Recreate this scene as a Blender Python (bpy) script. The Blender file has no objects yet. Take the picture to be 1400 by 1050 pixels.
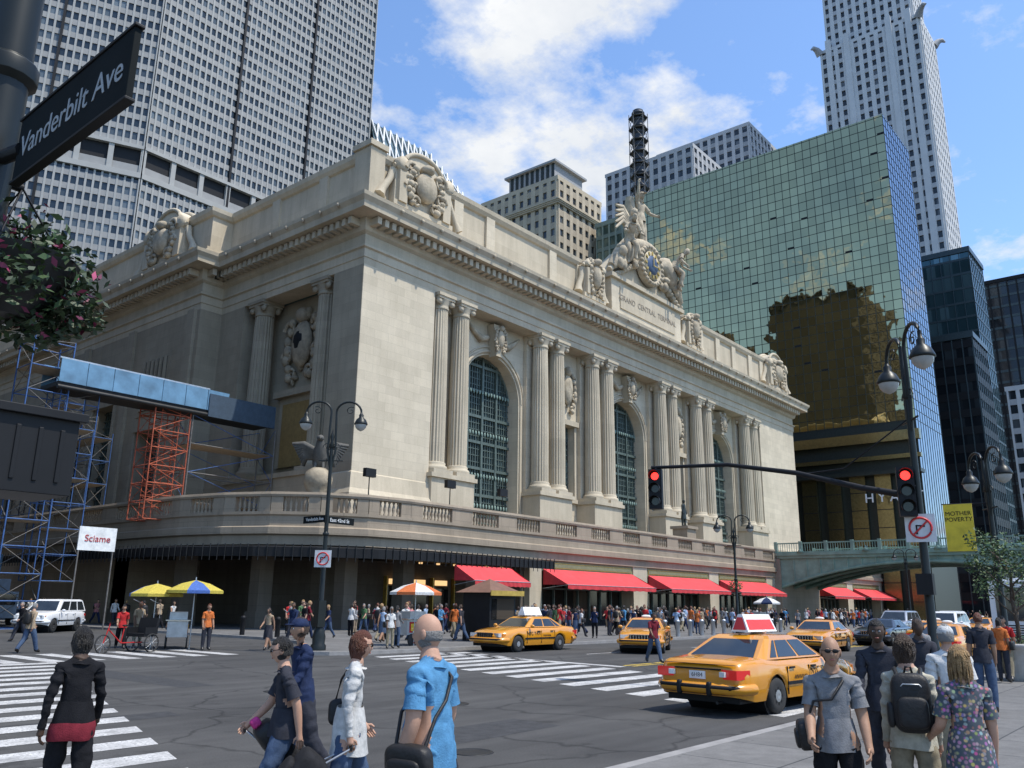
import bpy, bmesh, math, random
from mathutils import Vector, Matrix, Quaternion
from mathutils import noise as NZ
random.seed(11)
D=bpy.data
sc=bpy.context.scene
COL=sc.collection
V=Vector
rad=math.radians
sin,cos,pi=math.sin,math.cos,math.pi

# ------------------------------------------------------------------ materials
MC={}
def _new(name):
    m=D.materials.new(name); m.use_nodes=True
    n=m.node_tree.nodes; l=m.node_tree.links
    return m,n,l,n['Principled BSDF']
def mixc(n,l,fac,a,b,mode='MIX'):
    x=n.new('ShaderNodeMix'); x.data_type='RGBA'; x.blend_type=mode
    for sock,val in ((x.inputs[0],fac),(x.inputs[6],a),(x.inputs[7],b)):
        if hasattr(val,'links'): l.new(val,sock)
        elif isinstance(val,(int,float)): sock.default_value=val
        else: sock.default_value=(*val[:3],1)
    return x.outputs[2]
def ramp(n,l,src,p0,p1,c0=(0,0,0),c1=(1,1,1)):
    r=n.new('ShaderNodeValToRGB'); l.new(src,r.inputs[0])
    r.color_ramp.elements[0].position=p0; r.color_ramp.elements[1].position=p1
    r.color_ramp.elements[0].color=(*c0,1); r.color_ramp.elements[1].color=(*c1,1)
    return r.outputs[0]
def mth(n,l,op,a,b=0.0,c=None):
    x=n.new('ShaderNodeMath'); x.operation=op
    for i,val in enumerate((a,b) if c is None else (a,b,c)):
        if hasattr(val,'links'): l.new(val,x.inputs[i])
        else: x.inputs[i].default_value=val
    return x.outputs[0]
def noi(n,l,vec,scale,detail=4,rough=.6):
    x=n.new('ShaderNodeTexNoise'); x.inputs['Scale'].default_value=scale
    x.inputs['Detail'].default_value=detail; x.inputs['Roughness'].default_value=rough
    if vec is not None: l.new(vec,x.inputs['Vector'])
    return x.outputs[0]
def mk(name,col,rough=.7,metal=0,var=.18,scale=3.0,bump=0,bscale=None,coat=0,emis=None,spec=.5):
    if name in MC: return MC[name]
    m,n,l,b=_new(name)
    tc=n.new('ShaderNodeTexCoord').outputs['Object']
    f=ramp(n,l,noi(n,l,tc,scale),.3,.7)
    lo=[c*(1-var) for c in col]; hi=[min(1,c*(1+var)) for c in col]
    l.new(mixc(n,l,f,lo,hi),b.inputs['Base Color'])
    b.inputs['Roughness'].default_value=rough; b.inputs['Metallic'].default_value=metal
    b.inputs['Coat Weight'].default_value=coat; b.inputs['Coat Roughness'].default_value=.04
    b.inputs['Specular IOR Level'].default_value=spec
    if emis: 
        b.inputs['Emission Color'].default_value=(*emis[0],1); b.inputs['Emission Strength'].default_value=emis[1]
    if bump:
        bp=n.new('ShaderNodeBump'); bp.inputs['Strength'].default_value=bump; bp.inputs['Distance'].default_value=.05
        l.new(noi(n,l,tc,bscale or scale*6,5),bp.inputs['Height']); l.new(bp.outputs[0],b.inputs['Normal'])
    MC[name]=m; return m
def stone(name,col,bw=1.5,bh=.72,mort=.012,dirt=.35,tint=.06):
    if name in MC: return MC[name]
    m,n,l,b=_new(name)
    tc=n.new('ShaderNodeTexCoord').outputs['Object']
    s=n.new('ShaderNodeSeparateXYZ'); l.new(tc,s.inputs[0])
    xy=mth(n,l,'ADD',s.outputs[0],s.outputs[1])
    cb=n.new('ShaderNodeCombineXYZ'); l.new(xy,cb.inputs[0]); l.new(s.outputs[2],cb.inputs[1])
    br=n.new('ShaderNodeTexBrick'); l.new(cb.outputs[0],br.inputs['Vector'])
    br.inputs['Scale'].default_value=1; br.inputs['Brick Width'].default_value=bw; br.inputs['Row Height'].default_value=bh
    br.inputs['Mortar Size'].default_value=mort; br.inputs['Mortar Smooth'].default_value=.3
    br.inputs['Color1'].default_value=(*[c*(1-tint) for c in col],1)
    br.inputs['Color2'].default_value=(*[c*(1+tint) for c in col],1)
    br.inputs['Mortar'].default_value=(*[c*.80 for c in col],1)
    mp=n.new('ShaderNodeMapping'); l.new(tc,mp.inputs[0]); mp.inputs['Scale'].default_value=(1,1,.12)
    st=ramp(n,l,noi(n,l,mp.outputs[0],1.2,6,.7),.42,.76)
    c1=mixc(n,l,mth(n,l,'MULTIPLY',st,dirt),br.outputs[0],[c*.5 for c in col])
    bl=ramp(n,l,noi(n,l,tc,.35,5),.3,.75,(.86,.85,.82),(1.05,1.04,1.02))
    c2=mixc(n,l,1.0,c1,bl,'MULTIPLY')
    fn=ramp(n,l,noi(n,l,tc,14,4),.25,.75,(.9,.9,.9),(1.06,1.06,1.06))
    l.new(mixc(n,l,1.0,c2,fn,'MULTIPLY'),b.inputs['Base Color'])
    b.inputs['Roughness'].default_value=.85; b.inputs['Specular IOR Level'].default_value=.25
    bp=n.new('ShaderNodeBump'); bp.inputs['Strength'].default_value=.35; bp.inputs['Distance'].default_value=.04
    l.new(noi(n,l,tc,9,6,.7),bp.inputs['Height']); l.new(bp.outputs[0],b.inputs['Normal'])
    MC[name]=m; return m
def winmat(name,mh,mz,dark,light,frac=.35,rough=.08,metal=0.0,u0=0,z0=0):
    if name in MC: return MC[name]
    m,n,l,b=_new(name)
    tc=n.new('ShaderNodeTexCoord').outputs['Object']
    s=n.new('ShaderNodeSeparateXYZ'); l.new(tc,s.inputs[0])
    xy=mth(n,l,'ADD',s.outputs[0],s.outputs[1])
    fx=mth(n,l,'FLOOR',mth(n,l,'DIVIDE',mth(n,l,'SUBTRACT',xy,u0),mh)); fz=mth(n,l,'FLOOR',mth(n,l,'DIVIDE',mth(n,l,'SUBTRACT',s.outputs[2],z0),mz))
    cb=n.new('ShaderNodeCombineXYZ'); l.new(fx,cb.inputs[0]); l.new(fz,cb.inputs[1])
    wn=n.new('ShaderNodeTexWhiteNoise'); wn.noise_dimensions='3D'; l.new(cb.outputs[0],wn.inputs['Vector'])
    f=ramp(n,l,wn.outputs[0],1-frac,1.0)
    l.new(mixc(n,l,f,dark,light),b.inputs['Base Color'])
    b.inputs['Roughness'].default_value=rough; b.inputs['Metallic'].default_value=metal
    MC[name]=m; return m

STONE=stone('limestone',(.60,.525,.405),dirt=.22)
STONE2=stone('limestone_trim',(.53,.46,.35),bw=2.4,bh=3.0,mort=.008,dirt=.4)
STONEW=stone('limestone_west_shaded',(.33,.285,.215),dirt=.35)  # limestone copy darkened, the west front's shade is put into its colour
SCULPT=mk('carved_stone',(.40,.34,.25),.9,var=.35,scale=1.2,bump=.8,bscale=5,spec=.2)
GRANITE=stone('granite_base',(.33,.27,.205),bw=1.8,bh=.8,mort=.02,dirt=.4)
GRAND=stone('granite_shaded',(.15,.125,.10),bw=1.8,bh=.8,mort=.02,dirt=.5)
BRONZE=mk('window_frame_green',(.09,.12,.105),.5,.1)
GLASSD=winmat('arch_glass',.85,1.1,(.02,.03,.034),(.09,.13,.13),.6,.06)
BLACK=mk('black_paint',(.010,.010,.011),.55,var=.2,spec=.25)
BLACKG=mk('dark_green_iron',(.013,.016,.015),.4,.2,spec=.35)
IRON=mk('cast_iron',(.03,.03,.03),.5,.5)
YEL=mk('taxi_yellow',(.60,.245,.010),.25,0,var=.05,coat=.9)
WHITEP=mk('white_paint',(.68,.68,.68),.3,var=.05,coat=.5)
SILV=mk('silver_paint',(.35,.36,.38),.3,.5,var=.05,coat=.6)
DARKP=mk('dark_car_paint',(.03,.035,.045),.25,.2,var=.05,coat=.8)
CGLASS=mk('car_glass',(.018,.022,.025),.04,0,var=.3,spec=.8)
CHROME=mk('chrome',(.6,.6,.6),.15,1,var=.05)
RUBBER=mk('rubber',(.02,.02,.02),.85)
REDL=mk('red_lens',(.42,.008,.008),.12,emis=((1,.02,.01),.2),coat=.8)
REDON=mk('red_signal_lit',(.6,.01,.01),.3,emis=((1,.03,.02),3))
LENSD=mk('dark_lens',(.02,.03,.02),.2)
HEADL=mk('headlight',(.65,.66,.66),.08,.3,coat=1)
AWN=mk('red_awning',(.60,.045,.05),.75,var=.15,scale=1.2,bump=.2)
AWND=mk('red_awning_valance',(.48,.03,.035),.8)
WHITE=mk('white_plastic',(.72,.72,.70),.5)
ALU=mk('galvanised',(.42,.43,.44),.4,.7)
BLUEP=mk('blue_hoarding',(.11,.23,.35),.7,var=.3,scale=.8)
ORNG=mk('orange_pipe',(.36,.08,.035),.6,var=.3)
BLUS=mk('blue_pipe',(.04,.10,.26),.6,var=.3)
RUSTP=mk('grey_brown_pipe',(.14,.13,.12),.6,var=.3)
GREENB=mk('bridge_green',(.20,.29,.23),.6,var=.25,scale=.8,bump=.3)
GREEND=mk('bridge_dark_green',(.06,.10,.08),.6)
GOLD=mk('gilded',(.55,.36,.08),.35,.6)

# ------------------------------------------------------------------ mesh builder
class MB:
    def __init__(s): s.v=[];s.f=[];s.m=[];s.sm=[];s.mats=[];s.T=None
    def mi(s,mat):
        if mat not in s.mats: s.mats.append(mat)
        return s.mats.index(mat)
    def add(s,vs,fs,mat,smooth=False,mis=None):
        b=len(s.v)
        T=s.T
        for p in vs:
            p=V(p); s.v.append(tuple(T(p)) if T else tuple(p))
        k=s.mi(mat) if mat is not None else 0
        for i,f in enumerate(fs):
            s.f.append([b+j for j in f]); s.m.append(k if mis is None else mis[i]); s.sm.append(smooth)
    def box(s,a,b,mat):
        x0,y0,z0=a;x1,y1,z1=b
        s.add([(x0,y0,z0),(x1,y0,z0),(x1,y1,z0),(x0,y1,z0),(x0,y0,z1),(x1,y0,z1),(x1,y1,z1),(x0,y1,z1)],
              [(0,3,2,1),(4,5,6,7),(0,1,5,4),(1,2,6,5),(2,3,7,6),(3,0,4,7)],mat)
    def cbox(s,c,sz,mat,M=None):
        h=V(sz)/2
        pts=[V((i*h.x,j*h.y,k*h.z)) for k in (-1,1) for i,j in ((-1,-1),(1,-1),(1,1),(-1,1))]
        if M is not None: pts=[M@p for p in pts]
        s.add([p+V(c) for p in pts],[(0,3,2,1),(4,5,6,7),(0,1,5,4),(1,2,6,5),(2,3,7,6),(3,0,4,7)],mat)
    def rbox(s,c,sz,mat,M=None,e=.35,seg=20,rings=14):
        def fn(q):
            f=lambda t:(abs(t)**e)*(1 if t>=0 else -1)
            return V((f(q.x),f(q.y),f(q.z)))
        s.ell(c,(sz[0]/2,sz[1]/2,sz[2]/2),mat,seg,rings,M,fn)
    def ring(s,c,ax,r,n,ref=None):
        ax=V(ax).normalized(); ref=V((0,0,1)) if abs(ax.z)<.95 else V((1,0,0))
        a=ax.cross(ref).normalized(); b=ax.cross(a)
        return [V(c)+(a*cos(2*pi*i/n)+b*sin(2*pi*i/n))*r for i in range(n)]
    def tube(s,p0,p1,r0,r1,mat,n=8,caps=True,smooth=True):
        p0=V(p0);p1=V(p1);ax=p1-p0
        vs=s.ring(p0,ax,r0,n)+s.ring(p1,ax,r1,n)
        s.add(vs,[(i,(i+1)%n,n+(i+1)%n,n+i) for i in range(n)],mat,smooth)
        if caps:
            s.add(vs[:n],[tuple(range(n))],mat); s.add(vs[n:],[tuple(range(n))],mat)
    def path(s,pts,rs,mat,n=6,caps=True):
        pts=[V(p) for p in pts]
        if not hasattr(rs,'__len__'): rs=[rs]*len(pts)
        vs=[]
        for i,p in enumerate(pts):
            ax=(pts[min(i+1,len(pts)-1)]-pts[max(i-1,0)])
            if ax.length<1e-6: ax=V((0,0,1))
            vs+=s.ring(p,ax,rs[i],n)
        fs=[]
        for k in range(len(pts)-1):
            fs+=[(k*n+i,k*n+(i+1)%n,(k+1)*n+(i+1)%n,(k+1)*n+i) for i in range(n)]
        s.add(vs,fs,mat,True)
        if caps: s.add(vs[:n],[tuple(range(n))],mat); s.add(vs[-n:],[tuple(range(n))],mat)
    def lathe(s,prof,o,mat,n=12,flute=0,axis='z',smooth=True):
        vs=[]
        for r,z in prof:
            for i in range(n):
                rr=r*(1-flute*(i%2)); a=2*pi*i/n
                if axis=='z': p=(o[0]+rr*cos(a),o[1]+rr*sin(a),o[2]+z)
                elif axis=='y': p=(o[0]+rr*cos(a),o[1]+z,o[2]+rr*sin(a))
                else: p=(o[0]+z,o[1]+rr*cos(a),o[2]+rr*sin(a))
                vs.append(p)
        fs=[]
        for k in range(len(prof)-1):
            fs+=[(k*n+i,k*n+(i+1)%n,(k+1)*n+(i+1)%n,(k+1)*n+i) for i in range(n)]
        s.add(vs,fs,mat,smooth and not flute)
        s.add(vs[:n],[tuple(range(n))],mat); s.add(vs[-n:],[tuple(range(n))],mat)
    def ell(s,c,r,mat,seg=10,rings=6,M=None,fn=None):
        if not hasattr(r,'__len__'): r=(r,r,r)
        vs=[];fs=[]
        for j in range(rings+1):
            th=pi*j/rings
            for i in range(seg):
                a=2*pi*i/seg; p=V((sin(th)*cos(a),sin(th)*sin(a),cos(th)))
                if fn: p=fn(p)
                p=V((p.x*r[0],p.y*r[1],p.z*r[2]))
                if M is not None: p=M@p
                vs.append(p+V(c))
        for j in range(rings):
            for i in range(seg): fs.append((j*seg+i,j*seg+(i+1)%seg,(j+1)*seg+(i+1)%seg,(j+1)*seg+i))
        s.add(vs,fs,mat,True)
    def arc(s,c,R,r,a0,a1,mat,n=16,k=6,plane='xz'):
        pts=[]
        for i in range(n+1):
            a=a0+(a1-a0)*i/n
            if plane=='xz': pts.append((c[0]+R*cos(a),c[1],c[2]+R*sin(a)))
            else: pts.append((c[0],c[1]+R*cos(a),c[2]+R*sin(a)))
        s.path(pts,r,mat,k)
    def prism(s,pts,z0,z1,mat):
        n=len(pts)
        s.add([(x,y,z0) for x,y in pts]+[(x,y,z1) for x,y in pts],
              [(i,(i+1)%n,n+(i+1)%n,n+i) for i in range(n)]+[tuple(range(n)),tuple(range(n,2*n))],mat)
    def xprism(s,pts,y0,y1,mat):
        n=len(pts)
        s.add([(x,y0,z) for x,z in pts]+[(x,y1,z) for x,z in pts],
              [(i,(i+1)%n,n+(i+1)%n,n+i) for i in range(n)]+[tuple(range(n)),tuple(range(n,2*n))],mat)
    def sweep(s,path,prof,mat):
        P=[V((x,y,0)) for x,y in path]; N=[]
        for i in range(len(P)-1):
            d=(P[i+1]-P[i]).normalized(); N.append(V((-d.y,d.x,0)))
        off=[]
        for i in range(len(P)):
            if i==0: off.append(N[0])
            elif i==len(P)-1: off.append(N[-1])
            else:
                a,b=N[i-1],N[i]; off.append((a+b)/(1+a.dot(b)))
        vs=[];k=len(P)
        for o,z in prof:
            for i in range(k): q=P[i]+off[i]*o; vs.append((q.x,q.y,z))
        fs=[(j*k+i,j*k+i+1,(j+1)*k+i+1,(j+1)*k+i) for j in range(len(prof)-1) for i in range(k-1)]
        s.add(vs,fs,mat)
    def build(s,name,parent=None,bevel=0,recalc=True):
        me=D.meshes.new(name); me.from_pydata(s.v,[],s.f); 
        for m in s.mats: me.materials.append(m)
        me.polygons.foreach_set('material_index',s.m); me.polygons.foreach_set('use_smooth',s.sm)
        if recalc:
            bm=bmesh.new(); bm.from_mesh(me); bmesh.ops.recalc_face_normals(bm,faces=bm.faces); bm.to_mesh(me); bm.free()
        me.update()
        o=D.objects.new(name,me); COL.objects.link(o)
        if parent: o.parent=parent
        if bevel:
            b=o.modifiers.new('b','BEVEL'); b.width=bevel; b.segments=2; b.limit_method='ANGLE'
        return o
def empty(name,loc=(0,0,0)):
    e=D.objects.new(name,None); COL.objects.link(e); e.location=loc; return e
def text(name,body,size,loc,axes,mat,parent=None,ext=.01,align='CENTER'):
    c=D.curves.new(name,'FONT'); c.body=body; c.size=size; c.extrude=ext; c.align_x=align; c.align_y='CENTER'
    c.materials.append(mat)
    o=D.objects.new(name,c); COL.objects.link(o)
    X,Y=V(axes[0]).normalized(),V(axes[1]).normalized(); Z=X.cross(Y)
    M=Matrix((X,Y,Z)).transposed().to_4x4(); M.translation=V(loc); 
    o.matrix_world=M
    if parent: 
        o.parent=parent; o.matrix_parent_inverse=parent.matrix_world.inverted()
    return o
SOUTH=((1,0,0),(0,0,1)); WEST=((0,-1,0),(0,0,1))

# ------------------------------------------------------------------ ground
def ground_mats():
    m,n,l,b=_new('asphalt')
    tc=n.new('ShaderNodeTexCoord').outputs['Object']
    a=ramp(n,l,noi(n,l,tc,.25,6,.65),.3,.7,(.046,.045,.044),(.078,.076,.073))
    g=ramp(n,l,noi(n,l,tc,40,4,.7),.3,.7,(.70,.70,.70),(1.30,1.30,1.30))
    mp=n.new('ShaderNodeMapping'); l.new(tc,mp.inputs[0]); mp.inputs['Scale'].default_value=(.08,1.3,1)
    tr=ramp(n,l,noi(n,l,mp.outputs[0],1,3),.35,.65,(.76,.76,.76),(1.1,1.1,1.1))
    st=ramp(n,l,noi(n,l,tc,1.1,3,.5),.62,.74,(1,1,1),(.60,.60,.60))
    vo=n.new('ShaderNodeTexVoronoi'); vo.feature='DISTANCE_TO_EDGE'; vo.inputs['Scale'].default_value=.22
    wv=n.new('ShaderNodeVectorMath'); wv.operation='ADD'; l.new(tc,wv.inputs[0])
    nn=n.new('ShaderNodeTexNoise'); nn.inputs['Scale'].default_value=.8; nn.inputs['Detail'].default_value=5; l.new(tc,nn.inputs['Vector']); l.new(nn.outputs[1],wv.inputs[1])
    l.new(wv.outputs[0],vo.inputs['Vector'])
    cr=ramp(n,l,vo.outputs[0],0.0,.012,(.5,.5,.5),(1,1,1))
    c=mixc(n,l,1.0,a,g,'MULTIPLY'); c=mixc(n,l,1.0,c,tr,'MULTIPLY'); c=mixc(n,l,1.0,c,cr,'MULTIPLY'); c=mixc(n,l,1.0,c,st,'MULTIPLY')
    l.new(c,b.inputs['Base Color']); b.inputs['Roughness'].default_value=.85; b.inputs['Specular IOR Level'].default_value=.3
    bp=n.new('ShaderNodeBump'); bp.inputs['Strength'].default_value=.4; bp.inputs['Distance'].default_value=.01
    l.new(noi(n,l,tc,60,4),bp.inputs['Height']); l.new(bp.outputs[0],b.inputs['Normal'])
    m2,n,l,b=_new('concrete_sidewalk')
    tc=n.new('ShaderNodeTexCoord').outputs['Object']
    br=n.new('ShaderNodeTexBrick'); l.new(tc,br.inputs['Vector']); br.inputs['Scale'].default_value=1
    br.offset=0; br.inputs['Brick Width'].default_value=1.5; br.inputs['Row Height'].default_value=1.5; br.inputs['Mortar Size'].default_value=.015
    br.inputs['Color1'].default_value=(.12,.116,.11,1); br.inputs['Color2'].default_value=(.155,.15,.143,1); br.inputs['Mortar'].default_value=(.05,.05,.05,1)
    g=ramp(n,l,noi(n,l,tc,3,7,.7),.3,.7,(.72,.72,.72),(1.12,1.12,1.12))
    g2=ramp(n,l,noi(n,l,tc,50,3),.3,.7,(.86,.86,.86),(1.1,1.1,1.1))
    gum=n.new('ShaderNodeTexVoronoi'); gum.inputs['Scale'].default_value=2.2; l.new(tc,gum.inputs['Vector'])
    g3=ramp(n,l,gum.outputs[0],.05,.07,(.5,.5,.5),(1,1,1))
    c=mixc(n,l,1.0,br.outputs[0],g,'MULTIPLY'); c=mixc(n,l,1.0,c,g2,'MULTIPLY'); c=mixc(n,l,1.0,c,g3,'MULTIPLY'); l.new(c,b.inputs['Base Color']); b.inputs['Roughness'].default_value=.85
    m3,n,l,b=_new('road_paint')
    tc=n.new('ShaderNodeTexCoord').outputs['Object']
    w=ramp(n,l,noi(n,l,tc,1.3,8,.75),.40,.64)
    sp=ramp(n,l,noi(n,l,tc,22,5,.7),.48,.58)
    w2=mth(n,l,'MAXIMUM',mth(n,l,'MULTIPLY',w,.75),mth(n,l,'MULTIPLY',sp,.7))
    l.new(mixc(n,l,w2,(.60,.59,.57),(.09,.09,.09)),b.inputs['Base Color']); b.inputs['Roughness'].default_value=.7
    return m,m2,m3
ASPH,SIDE,PAINT=ground_mats()
KERB=mk('kerb_stone',(.24,.23,.22),.8,bump=.3,scale=2)
g=MB(); g.add([(-1500,-1500,0),(2500,-1500,0),(2500,2500,0),(-1500,2500,0)],[(0,1,2,3)],ASPH); g.build('road_asphalt')
KY=6.0; FY=26.0
s=MB()
s.prism([(-60,-40),(400,-40),(400,KY-.18),(-60,KY-.18)],-.1,.13,SIDE); s.box((-60,KY-.18,-.1),(400,KY,.135),KERB); s.build('near_sidewalk')
s=MB()
pout=[(26.6,150),(26.6,39),(25.6,34.5),(23.4,31),(21.4,29.3),(20.7,28.2),(20.6,27.2),(21.1,26.4),(22.2,26.02),(24,26.0),(400,26.0)]
def offs(P,d):
    out=[]
    for i,p in enumerate(P):
        a=V(P[max(i-1,0)]);b=V(P[min(i+1,len(P)-1)]); t=(b-a).normalized(); out.append((p[0]-t.y*d,p[1]+t.x*d))
    return out
pin=offs(pout,.18)
s.prism(pin+[(400,60),(60,150)],-.1,.13,SIDE)
k=len(pin)
s.add([(x,y,.136) for x,y in pin]+[(x,y,.136) for x,y in pout]+[(x,y,-.05) for x,y in pout],
      [(i,i+1,k+i+1,k+i) for i in range(k-1)]+[(k+i,k+i+1,2*k+i+1,2*k+i) for i in range(k-1)],KERB)
s.build('far_sidewalk')
s=MB(); s.prism([(-60,FY+.1),(6,FY+.1),(9,FY+3),(12,150),(-60,150)],-.1,.13,SIDE); s.build('corner_sidewalk')
s=MB()
def band(xl_near,xl_far,y0,y1,w,step=1.25,th=.62):
    y=y0
    while y<y1:
        t=(y-y0)/(y1-y0); xl=xl_near+(xl_far-xl_near)*t
        t2=(y+th-y0)/(y1-y0); xm=xl_near+(xl_far-xl_near)*t2
        s.add([(xl,y,.004),(xl+w,y,.004),(xm+w,y+th,.004),(xm,y+th,.004)],[(0,1,2,3)],PAINT); y+=step
band(16.2,22.2,KY+.8,FY-.5,5.0)
band(-1.0,6.5,KY+1.0,FY+3.5,6.0)
x=9.6
while x<19.5: s.add([(x,29,.004),(x+.6,29,.004),(x+.6,33.2,.004),(x,33.2,.004)],[(0,1,2,3)],PAINT); x+=1.25
s.add([(24.8,15.9,.004),(25.2,15.9,.004),(25.9,FY-.4,.004),(25.5,FY-.4,.004)],[(0,1,2,3)],PAINT)
for y in (11.5,20.8):
    x=30
    while x<200: s.add([(x,y,.004),(x+3,y,.004),(x+3,y+.12,.004),(x,y+.12,.004)],[(0,1,2,3)],PAINT); x+=9
for y in (15.8,16.15): s.add([(25.5,y,.004),(250,y,.004),(250,y+.12,.004),(25.5,y+.12,.004)],[(0,1,2,3)],mk('yellow_paint',(.55,.38,.04),.7,var=.4,scale=2))
s.build('road_markings')
s=MB()
for (x,y,r) in ((13.2,12.6,.42),(12.1,16.9,.3),(30,13,.4),(9.3,8.4,.3)):
    s.lathe([(r,0),(r,.006),(r*.92,.009),(r*.9,.005),(r*.5,.007),(.05,.007)],(x,y,0.001),IRON,20)
s.build('manhole_cover')
s=MB(); PATCH=mk('asphalt_patch',(.034,.034,.035),.85,var=.3,scale=5,bump=.3)
for a in ((9.5,9,12.3,10.2),(20.8,6.6,27,7.4),(11,19,11.9,25.5),(2,14.5,8.5,15.3)):
    s.add([(a[0],a[1],.002),(a[2],a[1]+.1,.002),(a[2]+.1,a[3],.002),(a[0]-.1,a[3],.002)],[(0,1,2,3)],PATCH)
s.build('road_patch')

# ------------------------------------------------------------------ generic facade
def facade(mb,p0,p1,z0,z1,nh,mz,pw,sh,proud,glass,pier,span,skip=None,pd=.05,base=True):
    p0=V((*p0,0));p1=V((*p1,0));d=(p1-p0);L=d.length;d.normalize();n=V((-d.y,d.x,0))
    mb.T=lambda p:V((p0.x+d.x*p.x+n.x*p.y,p0.y+d.y*p.x+n.y*p.y,p.z))
    if base: mb.add([(0,0,z0),(L,0,z0),(L,0,z1),(0,0,z1)],[(0,1,2,3)],glass)
    mh=L/nh
    for i in range(nh+1):
        u=i*mh; a=max(0,u-pw/2); b=min(L,u+pw/2)
        mb.box((a,-.1,z0),(b,proud,z1),pier)
    z=z0
    while z<z1-.01:
        if not(skip and skip(z)): mb.box((0.01,-.1,z),(L-.01,proud-pd,min(z1,z+sh)),span)
        z+=mz
    mb.T=None
def tower(name,x0,x1,y0,y1,z1,mh,mz,pw,sh,proud,glass,pier,span,z0=0,roof=True,par=1.2):
    mb=MB()
    mb.box((x0+.05,y0+.05,z0),(x1-.05,y1-.05,z1-.3),span)
    facade(mb,(x1,y0),(x0,y0),z0,z1,max(2,round((x1-x0)/mh)),mz,pw,sh,proud,glass,pier,span)
    facade(mb,(x0,y0),(x0,y1),z0,z1,max(2,round((y1-y0)/mh)),mz,pw,sh,proud,glass,pier,span)
    mb.box((x0-.3,y0-.3,z1),(x1+.3,y1+.3,z1+par),pier)
    return mb
PRE=mk('precast_concrete',(.37,.365,.345),.8,var=.08,scale=.2,spec=.2)
PREG=mk('precast_spandrel',(.31,.305,.295),.8,var=.1,scale=.3,spec=.2)
MG=winmat('slab_glass',1.93,4.1,(.02,.03,.04),(.15,.18,.20),.5,.1,.0)
mb=MB()
pl=[(178.5,220),(97.8,220),(52,240),(52,262)]
for (a,b,nh) in ((pl[0],pl[1],42),(pl[1],pl[2],26)):
    facade(mb,a,b,20,117.4,nh,4.06,.55,1.75,.40,MG,PRE,PREG,pd=.12)
    facade(mb,a,b,126.5,250,nh,4.1,.55,1.75,.40,MG,PRE,PREG,pd=.12)
    p0=V((*a,0));p1=V((*b,0));d=(p1-p0);L=d.length;d.normalize();nn_=V((-d.y,d.x,0))
    mb.T=(lambda p0,d,nn_:(lambda p:V((p0.x+d.x*p.x+nn_.x*p.y,p0.y+d.y*p.x+nn_.y*p.y,p.z))))(p0,d,nn_)
    mb.box((0,-3.2,117),(L,-3,127),BLACK)
    mb.box((0,-3,116.6),(L,.9,118.2),PRE); mb.box((0,-3,125.6),(L,.9,126.6),PRE); mb.box((.2,-1,120.6),(L-.2,-.4,125.7),BLACK)
    mb.box((0.1,-.6,118.2),(L-.1,.2,120.6),PREG)
    q=max(3,round(L/9))
    for i in range(q+1):
        u=L*i/q; mb.box((max(0,u-.7),-1,118),(min(L,u+.7),.6,126),PRE)
    for i in range(0,q+1):
        u=L*i/q
        if i%3==0: mb.box((max(0,u-.35),-.2,20),(min(L,u+.35),.75,250),BLACK if 0<i<q else PRE)
    mb.T=None
mb.prism([(178.4,220.1),(97.8,220.1),(52.1,240.1),(52.1,262),(178.4,262)],0,117,PREG)
mb.prism([(178.4,220.1),(97.8,220.1),(52.1,240.1),(52.1,262),(178.4,262)],126.5,250,PREG)
mb.prism([(178.4,224),(97.8,224),(56.1,244),(56.1,262),(178.4,262)],116,127,BLACK)
facade(mb,(190,236),(178.5,220),20,250,9,4.1,.55,1.75,.40,MG,PRE,PREG)
mb.build('office_slab_tower')

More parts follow.
